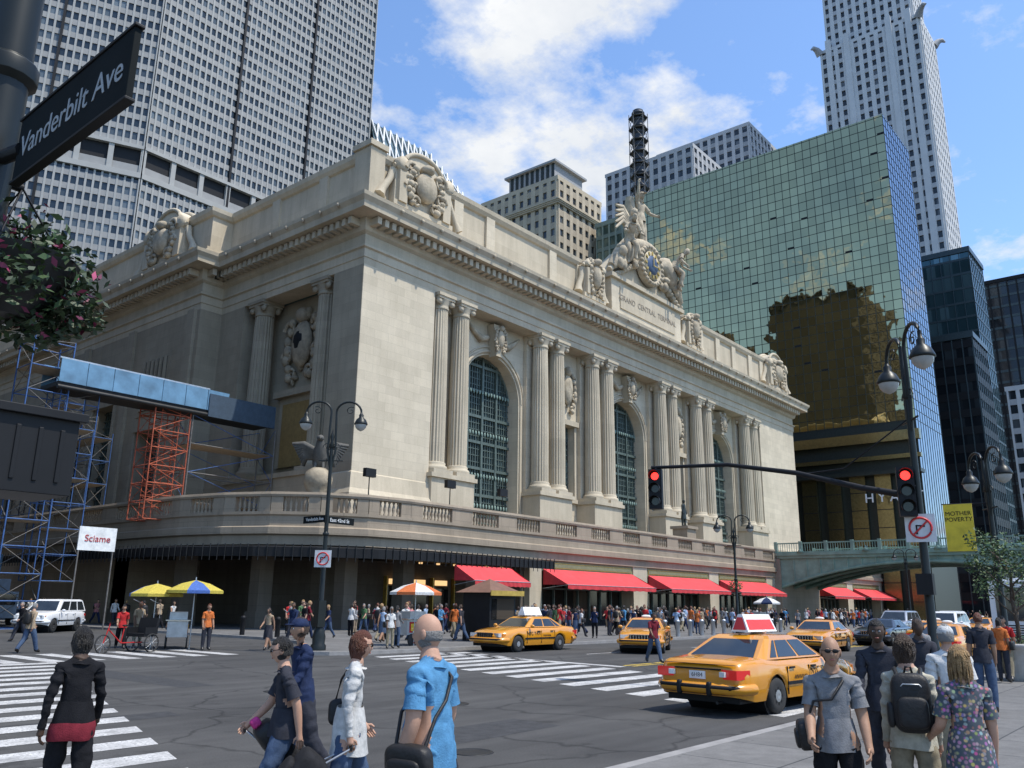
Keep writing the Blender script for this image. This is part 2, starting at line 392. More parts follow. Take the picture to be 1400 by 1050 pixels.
def mirror(name,tint,rough=.02,wob=.02):
    m,n,l,b=_new(name)
    tc=n.new('ShaderNodeTexCoord').outputs['Object']
    s_=n.new('ShaderNodeSeparateXYZ'); l.new(tc,s_.inputs[0])
    xy=mth(n,l,'ADD',s_.outputs[0],s_.outputs[1])
    fx=mth(n,l,'FLOOR',mth(n,l,'DIVIDE',mth(n,l,'SUBTRACT',xy,186.6),1.5278)); fz=mth(n,l,'FLOOR',mth(n,l,'DIVIDE',mth(n,l,'SUBTRACT',s_.outputs[2],33.0),1.8))
    cb=n.new('ShaderNodeCombineXYZ'); l.new(fx,cb.inputs[0]); l.new(fz,cb.inputs[1])
    wn=n.new('ShaderNodeTexWhiteNoise'); l.new(cb.outputs[0],wn.inputs['Vector'])
    vm=n.new('ShaderNodeVectorMath'); vm.operation='SUBTRACT'; l.new(wn.outputs[1],vm.inputs[0]); vm.inputs[1].default_value=(.5,.5,.5)
    v2=n.new('ShaderNodeVectorMath'); v2.operation='SCALE'; l.new(vm.outputs[0],v2.inputs[0]); v2.inputs[3].default_value=wob
    nz=n.new('ShaderNodeTexNoise'); nz.inputs['Scale'].default_value=.45; l.new(tc,nz.inputs['Vector'])
    v3=n.new('ShaderNodeVectorMath'); v3.operation='SUBTRACT'; l.new(nz.outputs[1],v3.inputs[0]); v3.inputs[1].default_value=(.5,.5,.5)
    v4=n.new('ShaderNodeVectorMath'); v4.operation='SCALE'; l.new(v3.outputs[0],v4.inputs[0]); v4.inputs[3].default_value=wob*4
    ge=n.new('ShaderNodeNewGeometry')
    v5=n.new('ShaderNodeVectorMath'); l.new(ge.outputs['Normal'],v5.inputs[0]); l.new(v2.outputs[0],v5.inputs[1])
    v6=n.new('ShaderNodeVectorMath'); l.new(v5.outputs[0],v6.inputs[0]); l.new(v4.outputs[0],v6.inputs[1])
    v7=n.new('ShaderNodeVectorMath'); v7.operation='NORMALIZE'; l.new(v6.outputs[0],v7.inputs[0]); l.new(v7.outputs[0],b.inputs['Normal'])
    f=ramp(n,l,wn.outputs[0],0,1,[c*.86 for c in tint],[min(1,c*1.08) for c in tint])
    big=ramp(n,l,noi(n,l,tc,.06,3),.3,.7,(.82,.84,.86),(1.1,1.08,1.0))
    l.new(mixc(n,l,1.0,f,big,'MULTIPLY'),b.inputs['Base Color'])
    b.inputs['Metallic'].default_value=1; b.inputs['Roughness'].default_value=rough
    return m
MIRG=mirror('green_mirror_glass',(.50,.43,.235),.02,.010); MIRB=mirror('blue_mirror_glass',(.26,.30,.38),.02,.008)
MULL=mk('dark_mullion',(.03,.035,.03),.4,.5)
mb=MB()
hx0,hx1,hy0,hy1,hz=150,167,36.6,91.6,91
mb.box((hx0+.06,hy0+.06,0),(hx1,hy1,hz),MULL)
mb.add([(hx0,hy0,33),(hx0,hy1,33),(hx0,hy1,hz),(hx0,hy0,hz)],[(0,1,2,3)],MIRG)
mb.add([(hx0,hy0,10),(hx1,hy0,10),(hx1,hy0,hz),(hx0,hy0,hz)],[(0,1,2,3)],MIRB)
for i in range(37):
    y=hy0+i*(hy1-hy0)/36; mb.box((hx0-.05,y-.045,33),(hx0+.03,y+.045,hz),MULL)
for i in range(12):
    x=hx0+i*(hx1-hx0)/11; mb.box((x-.045,hy0-.05,10),(x+.045,hy0+.03,hz),MULL)
z=33
while z<=hz:
    mb.box((hx0-.045,hy0,z-.045),(hx0+.03,hy1,z+.045),MULL); mb.box((hx0,hy0-.045,z-.045),(hx1,hy0+.03,z+.045),MULL); z+=1.8
for i in range(26):
    y=hy0+(random.randrange(36)+.02)*(hy1-hy0)/36; zz=33+random.randrange(4,31)*1.8
    mb.box((hx0-.09,y,zz),(hx0-.06,y+1.2,zz+.35),BLACK)
GOLDM=mk('bronze_panel',(.24,.20,.10),.22,.9,var=.2)
mb.box((hx0-1.2,hy0-.6,29.5),(hx0,hy1,31.2),GOLDM); mb.box((hx0-1.0,hy0-.5,26.5),(hx0,hy1,27.2),GOLDM)
mb.box((hx0-2.5,hy0-.6,23.8),(hx0,hy1,24.4),MULL)
for i in range(12):
    y=hy0+.5+i*4.2; mb.box((hx0-.9,y,0),(hx0-.1,y+2.6,23.8),GOLDM)
    for k in range(7): mb.box((hx0-.93,y,3+k*3),(hx0-.9,y+2.6,3.12+k*3),BLACK)
ho=mb.build('mirrored_glass_hotel')
text('hotel_sign_letters','H Y A T T',2.15,(hx0-2.7,40.6,19.8),WEST,WHITE,ho,.1)

CB=mk('pale_brick',(.55,.55,.54),.8,var=.06,scale=.3); CB2=mk('grey_brick',(.30,.305,.31),.8); CB3=mk('light_grey_brick',(.42,.42,.42),.8,var=.08)
CG=winmat('sky_glass',2.1,3.6,(.02,.025,.03),(.12,.13,.14),.4,.15)
mb=tower('x',260,279,49.5,81,186,2.6,3.6,1.35,1.5,.5,CG,CB,CB3)
t2=tower('x',262,276,51.5,79.2,260,2.6,3.6,1.35,1.5,.5,CG,CB,CB3,z0=186)
for mt in t2.mats: mb.mi(mt)
base=len(mb.v); mb.v+=t2.v; mb.f+=[[base+j for j in f] for f in t2.f]; mb.m+=[mb.mats.index(t2.mats[k]) for k in t2.m]; mb.sm+=t2.sm
for (cx,cy,dx,dy) in ((260,81,-1,.6),(260,49.5,-1,-1),(279,49.5,.6,-1)):
    mb.path([(cx,cy,186),(cx+dx*1.2,cy+dy*1.2,187.6),(cx+dx*2.4,cy+dy*2.4,188.0),(cx+dx*3.2,cy+dy*3.2,187.2)],[1.4,1.0,.7,.25],CB2,8)
mb.box((258,48,100),(281,83,102),CB)
for yy in (52.5,58.5,72,78): mb.box((259.0,yy-.9,0),(259.9,yy+.9,190),CB)
mb.build('stepped_skyscraper')
DG=winmat('teal_glass',1.8,3.4,(.05,.10,.115),(.16,.25,.27),.6,.06,.6); DB=mk('teal_mullion',(.05,.07,.075),.4,.4)
tower('x',200,214,34,60,80,2,3.4,.15,.5,.12,DG,DB,DB).build('glass_office_building')
DG2=winmat('dark_glass',2.2,3.6,(.015,.018,.022),(.05,.06,.065),.5,.08,.3)
tower('x',300,345,33,52,106,2.6,3.6,.5,.8,.2,DG2,BLACK,DB).build('dark_office_tower')
tower('x',186,199.6,33,60,56,2,3.6,.2,1.6,.15,DG2,DB,BLACK).build('dark_glass_office')
tower('x',330,420,36,60,72,3,3.8,.9,1.6,.3,CG,CB,CB3).build('white_office_building')
tower('x',245,275,27,37.2,57,2.4,3.8,.9,1.5,.3,CG,CB,CB3).build('white_corner_building')
tower('x',420,520,10,60,95,3,3.8,.6,1.2,.3,DG2,CB2,CB2).build('distant_office_block')
TB=mk('tan_brick',(.44,.37,.27),.85,var=.1,scale=.4); TB2=mk('tan_brick_dark',(.36,.30,.22),.85)
TG=winmat('tan_glass',2.5,3.7,(.03,.035,.04),(.15,.15,.14),.4,.12)
mb=tower('x',161,181,120,146.5,110,2.7,3.7,1.35,1.75,.35,TG,TB,TB2)
for k in (0,1,2): mb.box((160.2-.25*k,119.2-.25*k,103+k*.4),(181.6,147,103.4+k*.4),TB)
mb.box((165,124,110),(178,140,118),CB2)
for i in range(9): mb.box((164.8,124+i*1.8,110.5),(165,124.9+i*1.8,118.5),MULL)
mb.box((164,123,118),(179,141,118.6),CB2)
mb.build('tan_brick_office')
tower('x',176,200,97,118,101,2.2,3.6,.5,1.1,.25,winmat('olive_glass',2.2,3.6,(.07,.10,.08),(.2,.26,.21),.6,.1,.3),mk('olive_frame',(.22,.26,.21),.6),mk('olive_span',(.15,.19,.16),.5)).build('olive_office_building')
tower('x',215,262,108,140,140,3,3.7,1.2,1.6,.3,CG,CB3,CB2).build('grey_roof_building')
mb=tower('x',250,300,104,140,163,3,3.7,1.2,1.6,.3,CG,CB3,CB2); mb.box((262,110,163),(275,130,170),CB); mb.build('grey_roof_building')
LG=winmat('crown_glass',2.5,2.5,(.06,.10,.12),(.18,.24,.26),.6,.12,.1)
mb=MB(); mb.box((186,222.5,0),(238,262,164),LG)
for i in range(17):
    x=184+i*3.2
    h=180 if i<9 else 180-(i-9)*1.6
    mb.add([(x,221.8,164),(x+3.2,221.8,164),(x+3.2,226,h-.3),(x,226,h-.3)],[(0,1,2,3)],LG)
    mb.tube((x,221.5,164),(x+1.6,223.6,(164+h)/2),.38,.38,WHITE,5); mb.tube((x+3.2,221.5,164),(x+1.6,223.6,(164+h)/2),.38,.38,WHITE,5)
    mb.tube((x+1.6,223.6,(164+h)/2),(x,225.6,h),.38,.38,WHITE,5); mb.tube((x+1.6,223.6,(164+h)/2),(x+3.2,225.6,h),.38,.38,WHITE,5)
    mb.box((x,226.2,160),(x+3.2,262,h-.3),LG)
for z in (150,157,164): mb.tube((184,221.4,z),(238,221.4,z),.4,.4,WHITE,6)
for i in range(18): mb.tube((184+i*3.2,221.4,140),(184+i*3.2,221.4,164),.2,.2,WHITE,5)
mb.build('lattice_crown_tower')
mb=MB(); cx,cy=170,100.5; DUCT=mk('duct_grey',(.05,.055,.065),.5,.3)
mb.lathe([(1.35,90),(1.35,127)],(cx,cy,0),DUCT,20)
for k in range(14): mb.lathe([(1.4,0),(1.7,.25),(1.7,.6),(1.4,.85)],(cx,cy,101+k*1.9),DUCT,20)
for a in range(6):
    x,y=cx+2.4*cos(a*pi/3),cy+2.4*sin(a*pi/3); mb.tube((x,y,98),(x,y,126),.11,.11,RUSTP,5)
for k in range(8):
    zz=101+k*3.4
    for a in range(6):
        p=[(cx+2.4*cos((a+j)*pi/3),cy+2.4*sin((a+j)*pi/3)) for j in (0,1)]
        mb.tube((*p[0],zz),(*p[1],zz),.10,.10,RUSTP,4); 
        if k<7: mb.tube((*p[k%2],zz),(*p[1-k%2],zz+3.4),.08,.08,RUSTP,4)
    mb.lathe([(1.3,0),(2.6,0),(2.6,.08),(1.3,.08)],(cx,cy,zz),IRON,6)
mb.build('exhaust_stack')
DK1=mk('dark_brown_brick',(.10,.085,.065),.85); DK2=mk('dark_brown_span',(.075,.065,.05),.85)  # for blocks out of view, added as dark reflections in the hotel glass
tower('x',-60,-15,92,128,120,3,3.7,1.2,1.6,.3,CG,DK1,DK2).build('unseen_brick_office')
tower('x',-62,-20,128,150,98,3,3.7,1.2,1.6,.3,CG,DK2,DK1).build('unseen_brick_office')
tower('x',-60,-16,150,215,112,3,3.7,1.2,1.6,.3,CG,DK1,DK2).build('unseen_brick_office')
mb=tower('x',-40,11.5,52,90,40,3.4,4.2,1.3,1.5,.35,CG,TB2,DK1); 
mb.box((-40.5,51.2,36.5),(12.2,90,37.4),TB); mb.build('corner_store_building')

# ------------------------------------------------------------------ TERMINAL
PR=[51.2,65.7,74.9,89.4,98.6,113.1]; AR=[58.45,82.15,105.85]; NB=[70.3,94.0]
WPATH=[(128.5,150),(128.5,49.5),(40.5,49.5),(40.5,70),(38.3,70),(38.3,98),(40.5,98),(40.5,150)]
term=empty('railway_terminal')
TS=lambda p:V((p.x,49.5-p.y,p.z))
TW=lambda p:V((40.5-p.y,p.x,p.z))
mb=MB()
ENT=[(-2.0,28.2),(.0,28.2),(.04,28.75),(.12,28.8),(.12,29.5),(.3,29.6),(.3,29.75),(.05,29.85),(.05,30.75),(.35,30.95),(.45,31.3)]
COR=[(.45,31.3),(.5,31.95),(1.85,32.0),(1.9,32.5),(2.15,32.85),(2.2,33.15),(.3,33.4),(.3,34.1),(.1,34.2),(.1,34.5)]
ATT=[(.1,34.5),(-.5,34.5),(-.5,37.9),(-.3,38.0),(-.1,38.35),(-.05,38.75),(-.6,38.9),(-2.5,38.9),(-2.5,38.0)]
SP=[(128.5,150),(128.5,49.5),(40.5,49.5)]; WP=[(40.5,49.5),(40.5,70),(38.3,70),(38.3,98),(40.5,98),(40.5,150)]
mb.sweep(WPATH,ENT,STONE2); mb.sweep(WPATH,COR,STONE2); mb.sweep(WPATH,ATT,STONE2)
mb.prism([(127,148),(127,52.5),(43,52.5),(43,148)],28.3,38.3,mk('roof_copper',(.12,.2,.17),.7))
def dent(p0,p1,st=.78,w=.42):
    p0=V((*p0,0));p1=V((*p1,0));d=(p1-p0);L=d.length;d.normalize();n=V((-d.y,d.x,0))
    mb.T=lambda p:V((p0.x+d.x*p.x+n.x*p.y,p0.y+d.y*p.x+n.y*p.y,p.z))
    u=.2
    while u<L-.3:
        mb.box((u,.4,31.3),(u+w,1.4,31.9),STONE2); u+=st
    u=1.0
    while u<L: mb.ell((u,2.2,32.75),(.16,.14,.2),SCULPT,6,4); u+=2.3
    mb.T=None
for a,b in zip(WPATH[1:],WPATH[2:]): dent(a,b)
def wall(T,u0,u1,z0,z1,d,mat=STONE,back=-6):
    mb.T=T; mb.box((u0,back,z0),(u1,d,z1),mat); mb.T=None
wall(TS,40.53,48.6,7.4,28.25,0,STONE,-2.2); wall(TS,115.7,128.5,7.4,28.4,0)
mb.sweep([(128.5,60),(128.5,49.5),(115.7,49.5)],[(.0,7.4),(.35,7.4),(.35,9.9),(.2,10.3),(0,10.35)],STONE2)
mb.sweep([(48.6,49.5),(40.5,49.5),(40.5,53.2)],[(0,7.4),(.45,7.4),(.45,9.8),(.25,10.2),(.1,11.4),(0,11.5)],STONE2)
def arch_wall(T,u0,u1,z0,z1,c,hw,spring,df,db,mat,N=20):
    mb.T=T
    mb.add([(u0,df,z0),(c-hw,df,z0),(c-hw,df,z1),(u0,df,z1)],[(0,1,2,3)],mat)
    mb.add([(c+hw,df,z0),(u1,df,z0),(u1,df,z1),(c+hw,df,z1)],[(0,1,2,3)],mat)
    pts=[(c-hw*cos(pi*i/N),spring+hw*sin(pi*i/N)) for i in range(N+1)]
    for i in range(N):
        (a,za),(b,zb)=pts[i],pts[i+1]
        mb.add([(a,df,za),(b,df,zb),(b,df,z1),(a,df,z1)],[(0,1,2,3)],mat)
        mb.add([(a,df,za),(b,df,zb),(b,db,zb),(a,db,za)],[(0,1,2,3)],mat)
    for uu in (c-hw,c+hw): mb.add([(uu,df,z0),(uu,db,z0),(uu,db,spring),(uu,df,spring)],[(0,1,2,3)],mat)
    for R,r,dd in ((hw+.32,.16,.05),(hw+.75,.10,.03)):
        mb.arc((c,df+dd,spring),R,r,0,pi,STONE2,24,6)
        for sx in (-1,1): mb.box((c+sx*R-r*.9,df-.05,z0+2.6),(c+sx*R+r*.9,df+dd+.08,spring),STONE2)
    mb.T=None
VERD=mk('verdigris',(.2,.28,.24),.7)
def arch_window(T,c,hw,z0,spring,d):
    mb.T=T
    N=20; pts=[(c-hw*cos(pi*i/N),spring+hw*sin(pi*i/N)) for i in range(N+1)]
    mb.add([(c-hw,d,z0),(c+hw,d,z0)]+[(p[0],d,p[1]) for p in reversed(pts)],[tuple(range(N+3))],GLASSD)
    def top(u):
        q=hw*hw-(u-c)**2; return spring+math.sqrt(max(q,0))
    for i in range(1,24):
        u=c-hw+2*hw*i/24; w=.11 if i%6==0 else (.03 if i%2 else .045); dp=.3 if i%6==0 else .12
        mb.box((u-w,d,z0),(u+w,d+dp,top(u)),BRONZE)
    z=z0+.6;k=0
    while z<spring+hw-.3:
        h=hw if z<spring else math.sqrt(max(hw*hw-(z-spring)**2,0)); w=.13 if k%4==0 else .035
        mb.box((c-h,d,z-w),(c+h,d+(.26 if k%4==0 else .10),z+w),BRONZE); z+=.62;k+=1
    for zz in (10.4,13.2,17.2,21.2):
        u=c-hw+.2
        while u<c+hw-.2: mb.ell((u,d+.35,zz+.28),(.13,.05,.22),VERD,6,4); u+=.42
    mb.arc((c,d+.1,spring),hw-.1,.14,0,pi,BRONZE,24,5)
    mb.T=None
def ornament(T,c,d,z0,z1,w,seed,mat=SCULPT,dep=.5):
    R=random.Random(seed); mb.T=T; zc=(z0+z1)/2; h=(z1-z0)
    mb.ell((c,d+dep*.4,zc),(w*.24,dep*.8,h*.30),mat,14,8)
    mb.ell((c,d+dep*.5,zc+h*.36),(w*.13,dep*.9,h*.10),mat,10,6)
    for sx in (-1,1):
        for (R0,fu,fz,r) in ((.16,.33,.22,.05),(.13,.36,-.12,.045),(.11,.22,-.36,.04)):
            pts=[]
            for i in range(15):
                a=i/14*2*pi*1.3; rr=R0*(1-i/18)
                pts.append((c+sx*w*(fu+rr*cos(a)),d+dep*.4,zc+h*fz+rr*w*sin(a)))
            mb.path(pts,[max(.04,r*w*(1-i/20)) for i in range(15)],mat,5)
        for i in range(7):
            t=i/6; mb.ell((c+sx*w*(.28+.12*sin(t*pi)+R.uniform(-.03,.03)),d+dep*.35,zc+h*(.3-.7*t)),(w*.07*R.uniform(.8,1.3),dep*.5,h*.07*R.uniform(.8,1.2)),mat,7,5)
    for i in range(10):
        mb.ell((c+w*R.uniform(-.4,.4),d+dep*.2,zc+h*R.uniform(-.45,.4)),(w*R.uniform(.03,.07),dep*R.uniform(.3,.6),h*R.uniform(.03,.08)),mat,6,4)
    mb.T=None
def column(T,u,d,zb,zt,r,M2=STONE2):
    mb.T=T
    H=zt-zb
    mb.box((u-r*1.32,d-r*1.32,zb),(u+r*1.32,d+r*1.32,zb+.35),M2)
    mb.lathe([(r*1.28,.35),(r*1.32,.5),(r*1.25,.68),(r*1.08,.74),(r*1.14,.9),(r*1.05,1.02)],(u,d,zb),M2,20)
    fl=[(r*1.0,1.02),(r*1.0,H*.35),(r*.95,H*.65),(r*.87,H-1.35)]
    mb.lathe(fl,(u,d,zb),M2,40,flute=.09)
    mb.lathe([(r*.92,H-1.35),(r*.97,H-1.25),(r*.9,H-1.15),(r*.92,H-1.0),(r*1.08,H-.6),(r*1.12,H-.5)],(u,d,zb),M2,20)
    for sx in (-1,1):
        for sy in (-1,1): mb.lathe([(.02,-.1),(r*.36,-.1),(r*.36,.12),(.1,.2)],(u+sx*r*.9,d+sy*r*.8,zb+H-.72),M2,10,axis='y')
    mb.box((u-r*1.15,d-r*1.1,zb+H-.5),(u+r*1.15,d+r*1.1,zb+H-.28),M2); mb.box((u-r*1.25,d-r*1.2,zb+H-.28),(u+r*1.25,d+r*1.2,zb+H),M2)
    mb.T=None
for i,c in enumerate(AR):
    u0=48.6 if i==0 else NB[i-1]+2.0; u1=115.7 if i==2 else NB[i]-2.0
    arch_wall(TS,u0,u1,7.4,28.3,c,4.05,21.0,-1.9,-3.3,STONE)
    arch_window(TS,c,4.05,8.6,21.0,-3.3)
    mb.T=TS; mb.box((c-4.6,-3.3,7.4),(c+4.6,-1.4,8.6),STONE2)
    mb.xprism([(c-.45,24.8),(c+.45,24.8),(c+.85,27.9),(c-.85,27.9)],-1.9,-1.0,STONE2); mb.T=None
    ornament(TS,c,-1.0,25.0,28.0,1.9,40+i,dep=.4)
    mb.T=TS
    for sx in (-1,1):
        mb.path([(c+sx*1.0,-1.7,26.6),(c+sx*2.0,-1.6,26.2),(c+sx*3.0,-1.7,26.9),(c+sx*3.9,-1.8,27.6)],[.3,.35,.25,.1],SCULPT,6)
    mb.T=None
for c in NB:
    mb.T=TS
    mb.box((c-2.0,-6,20.2),(c+2.0,-1.9,28.3),STONE); mb.box((c-2.0,-6,7.4),(c+2.0,-1.9,12.5),STONE)
    for sx in (-1,1): mb.box((c+sx*2.0-(.6 if sx>0 else 0),-6,12.5),(c+sx*2.0+(.6 if sx<0 else 0),-1.9,20.2),STONE)
    mb.add([(c-1.4,-2.6,12.5),(c+1.4,-2.6,12.5),(c+1.4,-2.6,20.2),(c-1.4,-2.6,20.2)],[(0,1,2,3)],GLASSD)
    for k in range(1,6): mb.box((c-1.4+k*.467-.03,-2.6,12.5),(c-1.4+k*.467+.03,-2.5,20.2),BRONZE)
    for k in range(1,13): mb.box((c-1.4,-2.6,12.5+k*.59-.03),(c+1.4,-2.51,12.5+k*.59+.03),BRONZE)
    mb.box((c-1.75,-1.9,12.1),(c+1.75,-1.55,12.5),STONE2); mb.box((c-1.9,-1.9,20.2),(c+1.9,-1.45,20.75),STONE2)
    for sx in (-1,1): mb.box((c+sx*1.4-.0 if sx>0 else c-1.7,-1.9,12.5),(c+1.7 if sx>0 else c-1.4,-1.7,20.2),STONE2)
    mb.T=None
    ornament(TS,c,-1.8,21.2,26.8,3.2,60+int(c),dep=.6)
for p in PR:
    mb.T=TS
    mb.box((p-2.75,-1.85,7.4),(p+2.75,.55,9.6),STONE2); mb.box((p-2.6,-1.86,9.6),(p+2.6,.40,12.0),STONE2); mb.box((p-2.8,-1.87,12.0),(p+2.8,.6,12.35),STONE2)
    mb.box((p-2.5,-1.88,12.35),(p+2.5,-1.45,28.3),STONE)
    mb.T=None
    for sx in (-1,1): column(TS,p+sx*1.38,-.6,12.35,28.25,.86)
W=STONEW
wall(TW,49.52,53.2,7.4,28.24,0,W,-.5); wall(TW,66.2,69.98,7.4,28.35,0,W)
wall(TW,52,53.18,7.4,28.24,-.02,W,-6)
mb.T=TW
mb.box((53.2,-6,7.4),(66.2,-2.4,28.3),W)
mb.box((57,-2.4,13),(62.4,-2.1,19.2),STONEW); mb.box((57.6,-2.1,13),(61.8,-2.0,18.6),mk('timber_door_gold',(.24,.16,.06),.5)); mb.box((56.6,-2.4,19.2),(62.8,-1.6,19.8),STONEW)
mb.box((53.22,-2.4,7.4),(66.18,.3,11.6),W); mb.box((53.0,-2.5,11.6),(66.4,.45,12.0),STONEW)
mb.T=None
SCW=mk('carved_stone_west',(.30,.25,.18),.9,var=.35,scale=1.2,bump=.8,bscale=5,spec=.2)  # darker copy of carved_stone, west-side shade put into the colour
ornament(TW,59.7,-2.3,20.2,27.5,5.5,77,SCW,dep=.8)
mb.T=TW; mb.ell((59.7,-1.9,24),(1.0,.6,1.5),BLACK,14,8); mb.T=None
for u in (55.0,64.2): column(TW,u,-.95,12.0,28.25,.95,STONEW)
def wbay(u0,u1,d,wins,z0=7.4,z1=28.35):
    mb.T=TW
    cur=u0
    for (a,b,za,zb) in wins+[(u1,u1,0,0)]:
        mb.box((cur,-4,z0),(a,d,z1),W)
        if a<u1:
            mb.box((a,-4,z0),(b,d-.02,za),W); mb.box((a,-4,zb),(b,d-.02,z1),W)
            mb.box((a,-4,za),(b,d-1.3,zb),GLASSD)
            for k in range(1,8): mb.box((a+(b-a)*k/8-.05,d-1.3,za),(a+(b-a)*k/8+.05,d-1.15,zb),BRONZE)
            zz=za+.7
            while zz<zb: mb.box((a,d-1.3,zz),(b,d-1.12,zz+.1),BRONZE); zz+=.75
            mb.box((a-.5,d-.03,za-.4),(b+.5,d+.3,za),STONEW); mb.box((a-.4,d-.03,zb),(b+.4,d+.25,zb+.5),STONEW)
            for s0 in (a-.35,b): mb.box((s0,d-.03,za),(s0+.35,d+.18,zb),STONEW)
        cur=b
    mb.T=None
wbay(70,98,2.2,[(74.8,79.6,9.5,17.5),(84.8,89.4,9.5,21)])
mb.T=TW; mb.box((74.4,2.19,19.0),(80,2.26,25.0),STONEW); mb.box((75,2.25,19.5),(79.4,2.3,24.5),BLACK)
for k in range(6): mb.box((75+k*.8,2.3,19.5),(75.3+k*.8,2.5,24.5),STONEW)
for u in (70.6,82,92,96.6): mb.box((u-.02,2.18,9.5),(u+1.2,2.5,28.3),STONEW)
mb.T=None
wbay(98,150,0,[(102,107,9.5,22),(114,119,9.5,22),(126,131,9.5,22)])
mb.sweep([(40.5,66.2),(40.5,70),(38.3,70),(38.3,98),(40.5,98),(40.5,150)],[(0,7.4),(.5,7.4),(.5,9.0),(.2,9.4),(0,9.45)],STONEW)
def hump(T,c,w,d,z0,seed,hh=3.0):
    mb.T=T
    mb.box((c-w/2,d-1.6,z0),(c+w/2,d+.35,z0+3.6),STONE)
    mb.box((c-w/2-.25,d-1.7,z0),(c+w/2+.25,d+.6,z0+.45),STONE2)
    N=16; pts=[(c-w/2-.2,z0+3.6)]
    for i in range(N+1):
        a=pi*i/N; pts.append((c-(w*.36)*cos(a),z0+4.2+hh*.6*sin(a)))
    pts.append((c+w/2+.2,z0+3.6)); mb.xprism(pts,d-1.4,d+.3,STONE)
    mb.path([(x,d+.35,z) for x,z in pts],.22,STONE2,6)
    mb.path([(x,d-1.3,z+.1) for x,z in pts],.3,STONE2,6)
    for sx in (-1,1):
        mb.box((c+sx*w*.40-w*.07,d+.3,z0+.4),(c+sx*w*.40+w*.07,d+.75,z0+3.4),STONE2)
        mb.lathe([(.05,-.2),(w*.1,-.2),(w*.1,.5),(.05,.5)],(c+sx*w*.42,d+.3,z0+3.9),STONE2,12,axis='y')
        mb.path([(c+sx*w*.5,d,z0+3.4),(c+sx*w*.56,d+.1,z0+2.3),(c+sx*w*.66,d,z0+1.2),(c+sx*w*.72,d+.1,z0+.4)],[.35,.3,.35,.5],STONE2,7)
    mb.T=None
    ornament(T,c,d+.4,z0+.3,z0+5.0,w*.78,seed,dep=.8)
hump(TS,46.4,6.6,-.1,34.3,1,2.6); hump(TS,122.8,6.6,-.1,34.3,2,2.6); hump(TW,78.0,7.5,2.1,34.3,3,3.2)
mb.box((40.6,49.6,34.4),(42.2,51.6,39.3),STONE2); mb.box((40.4,49.4,38.9),(42.4,51.8,39.4),STONE2)
mb.T=TS
for u in (51.5,56,66,71,74.5,95.5,99,104,109,114.5,118.5): mb.box((u-.6,-.6,34.5),(u+.6,-.25,38.05),STONE)
mb.T=TW
for u in (56,63): mb.box((u-.6,-.6,34.5),(u+.6,-.25,38.05),STONE2)
mb.T=None
for c,sd in ((72.6,5),(95.5,6)):
    hump(TS,c,3.6,.0,34.3,sd,.8)
mb.T=TS
C0=84.0
mb.box((C0-8,-3,33.4),(C0+8,.5,38.2),STONE); mb.box((C0-8.4,-3,38.2),(C0+8.4,.9,38.7),STONE2); mb.box((C0-6.3,.5,34.9),(C0+6.3,.62,37.6),STONE2)
mb.xprism([(C0-8.2,38.7),(C0+8.2,38.7),(C0+6.8,40.2),(C0+3.6,43.2),(C0-3.6,43.2),(C0-6.8,40.2)],-2.6,.3,STONE2)
mb.path([(C0-8.3,.4,39.0),(C0-6.8,.45,40.3),(C0-3.4,.5,42.0),(C0-2.4,.5,42.6)],.38,STONE2,8); mb.path([(C0+8.3,.4,39.0),(C0+6.8,.45,40.3),(C0+3.4,.5,42.0),(C0+2.4,.5,42.6)],.38,STONE2,8)
mb.lathe([(0.05,0),(2.0,0),(2.05,.35),(2.5,.4),(2.6,.2),(2.6,-.4)],(C0,.9,42.0),STONE2,28,axis='y')
mb.lathe([(0.02,0),(1.2,0),(1.25,-.1)],(C0,1.36,42.0),mk('clock_blue',(.05,.08,.14),.4),24,axis='y')
mb.lathe([(0.02,0),(1.75,0),(1.8,-.1)],(C0,1.30,42.0),mk('clock_face',(.40,.34,.22),.6),24,axis='y')
for k in range(12): 
    a=k*pi/6; mb.cbox((C0+1.5*cos(a),1.36,42+1.5*sin(a)),(.4,.1,.25),GOLD,Matrix.Rotation(-a,3,'Y'))
for k in range(24):
    a=k*pi/12; mb.ell((C0+2.35*cos(a),1.2,42+2.35*sin(a)),(.3,.3,.3),SCULPT,6,4)
mb.cbox((C0,1.5,42.45),(.14,.06,1.0),GOLD); mb.cbox((C0+.35,1.5,41.9),(.9,.06,.14),GOLD)
for sx in (-1,1):
    for k in range(9):
        t=k/8; mb.ell((C0+sx*(2.7+t*4.2),.6,41.6-t*2.7),(.55,.5,.5-.2*t),SCULPT,7,5)
mb.T=None
tb=mb.build('terminal_building',term)
text('inscription','GRAND  CENTRAL  TERMINAL',.95,(C0,48.86,36.2),SOUTH,mk('carved_letter',(.26,.22,.17),.9),term,.02)

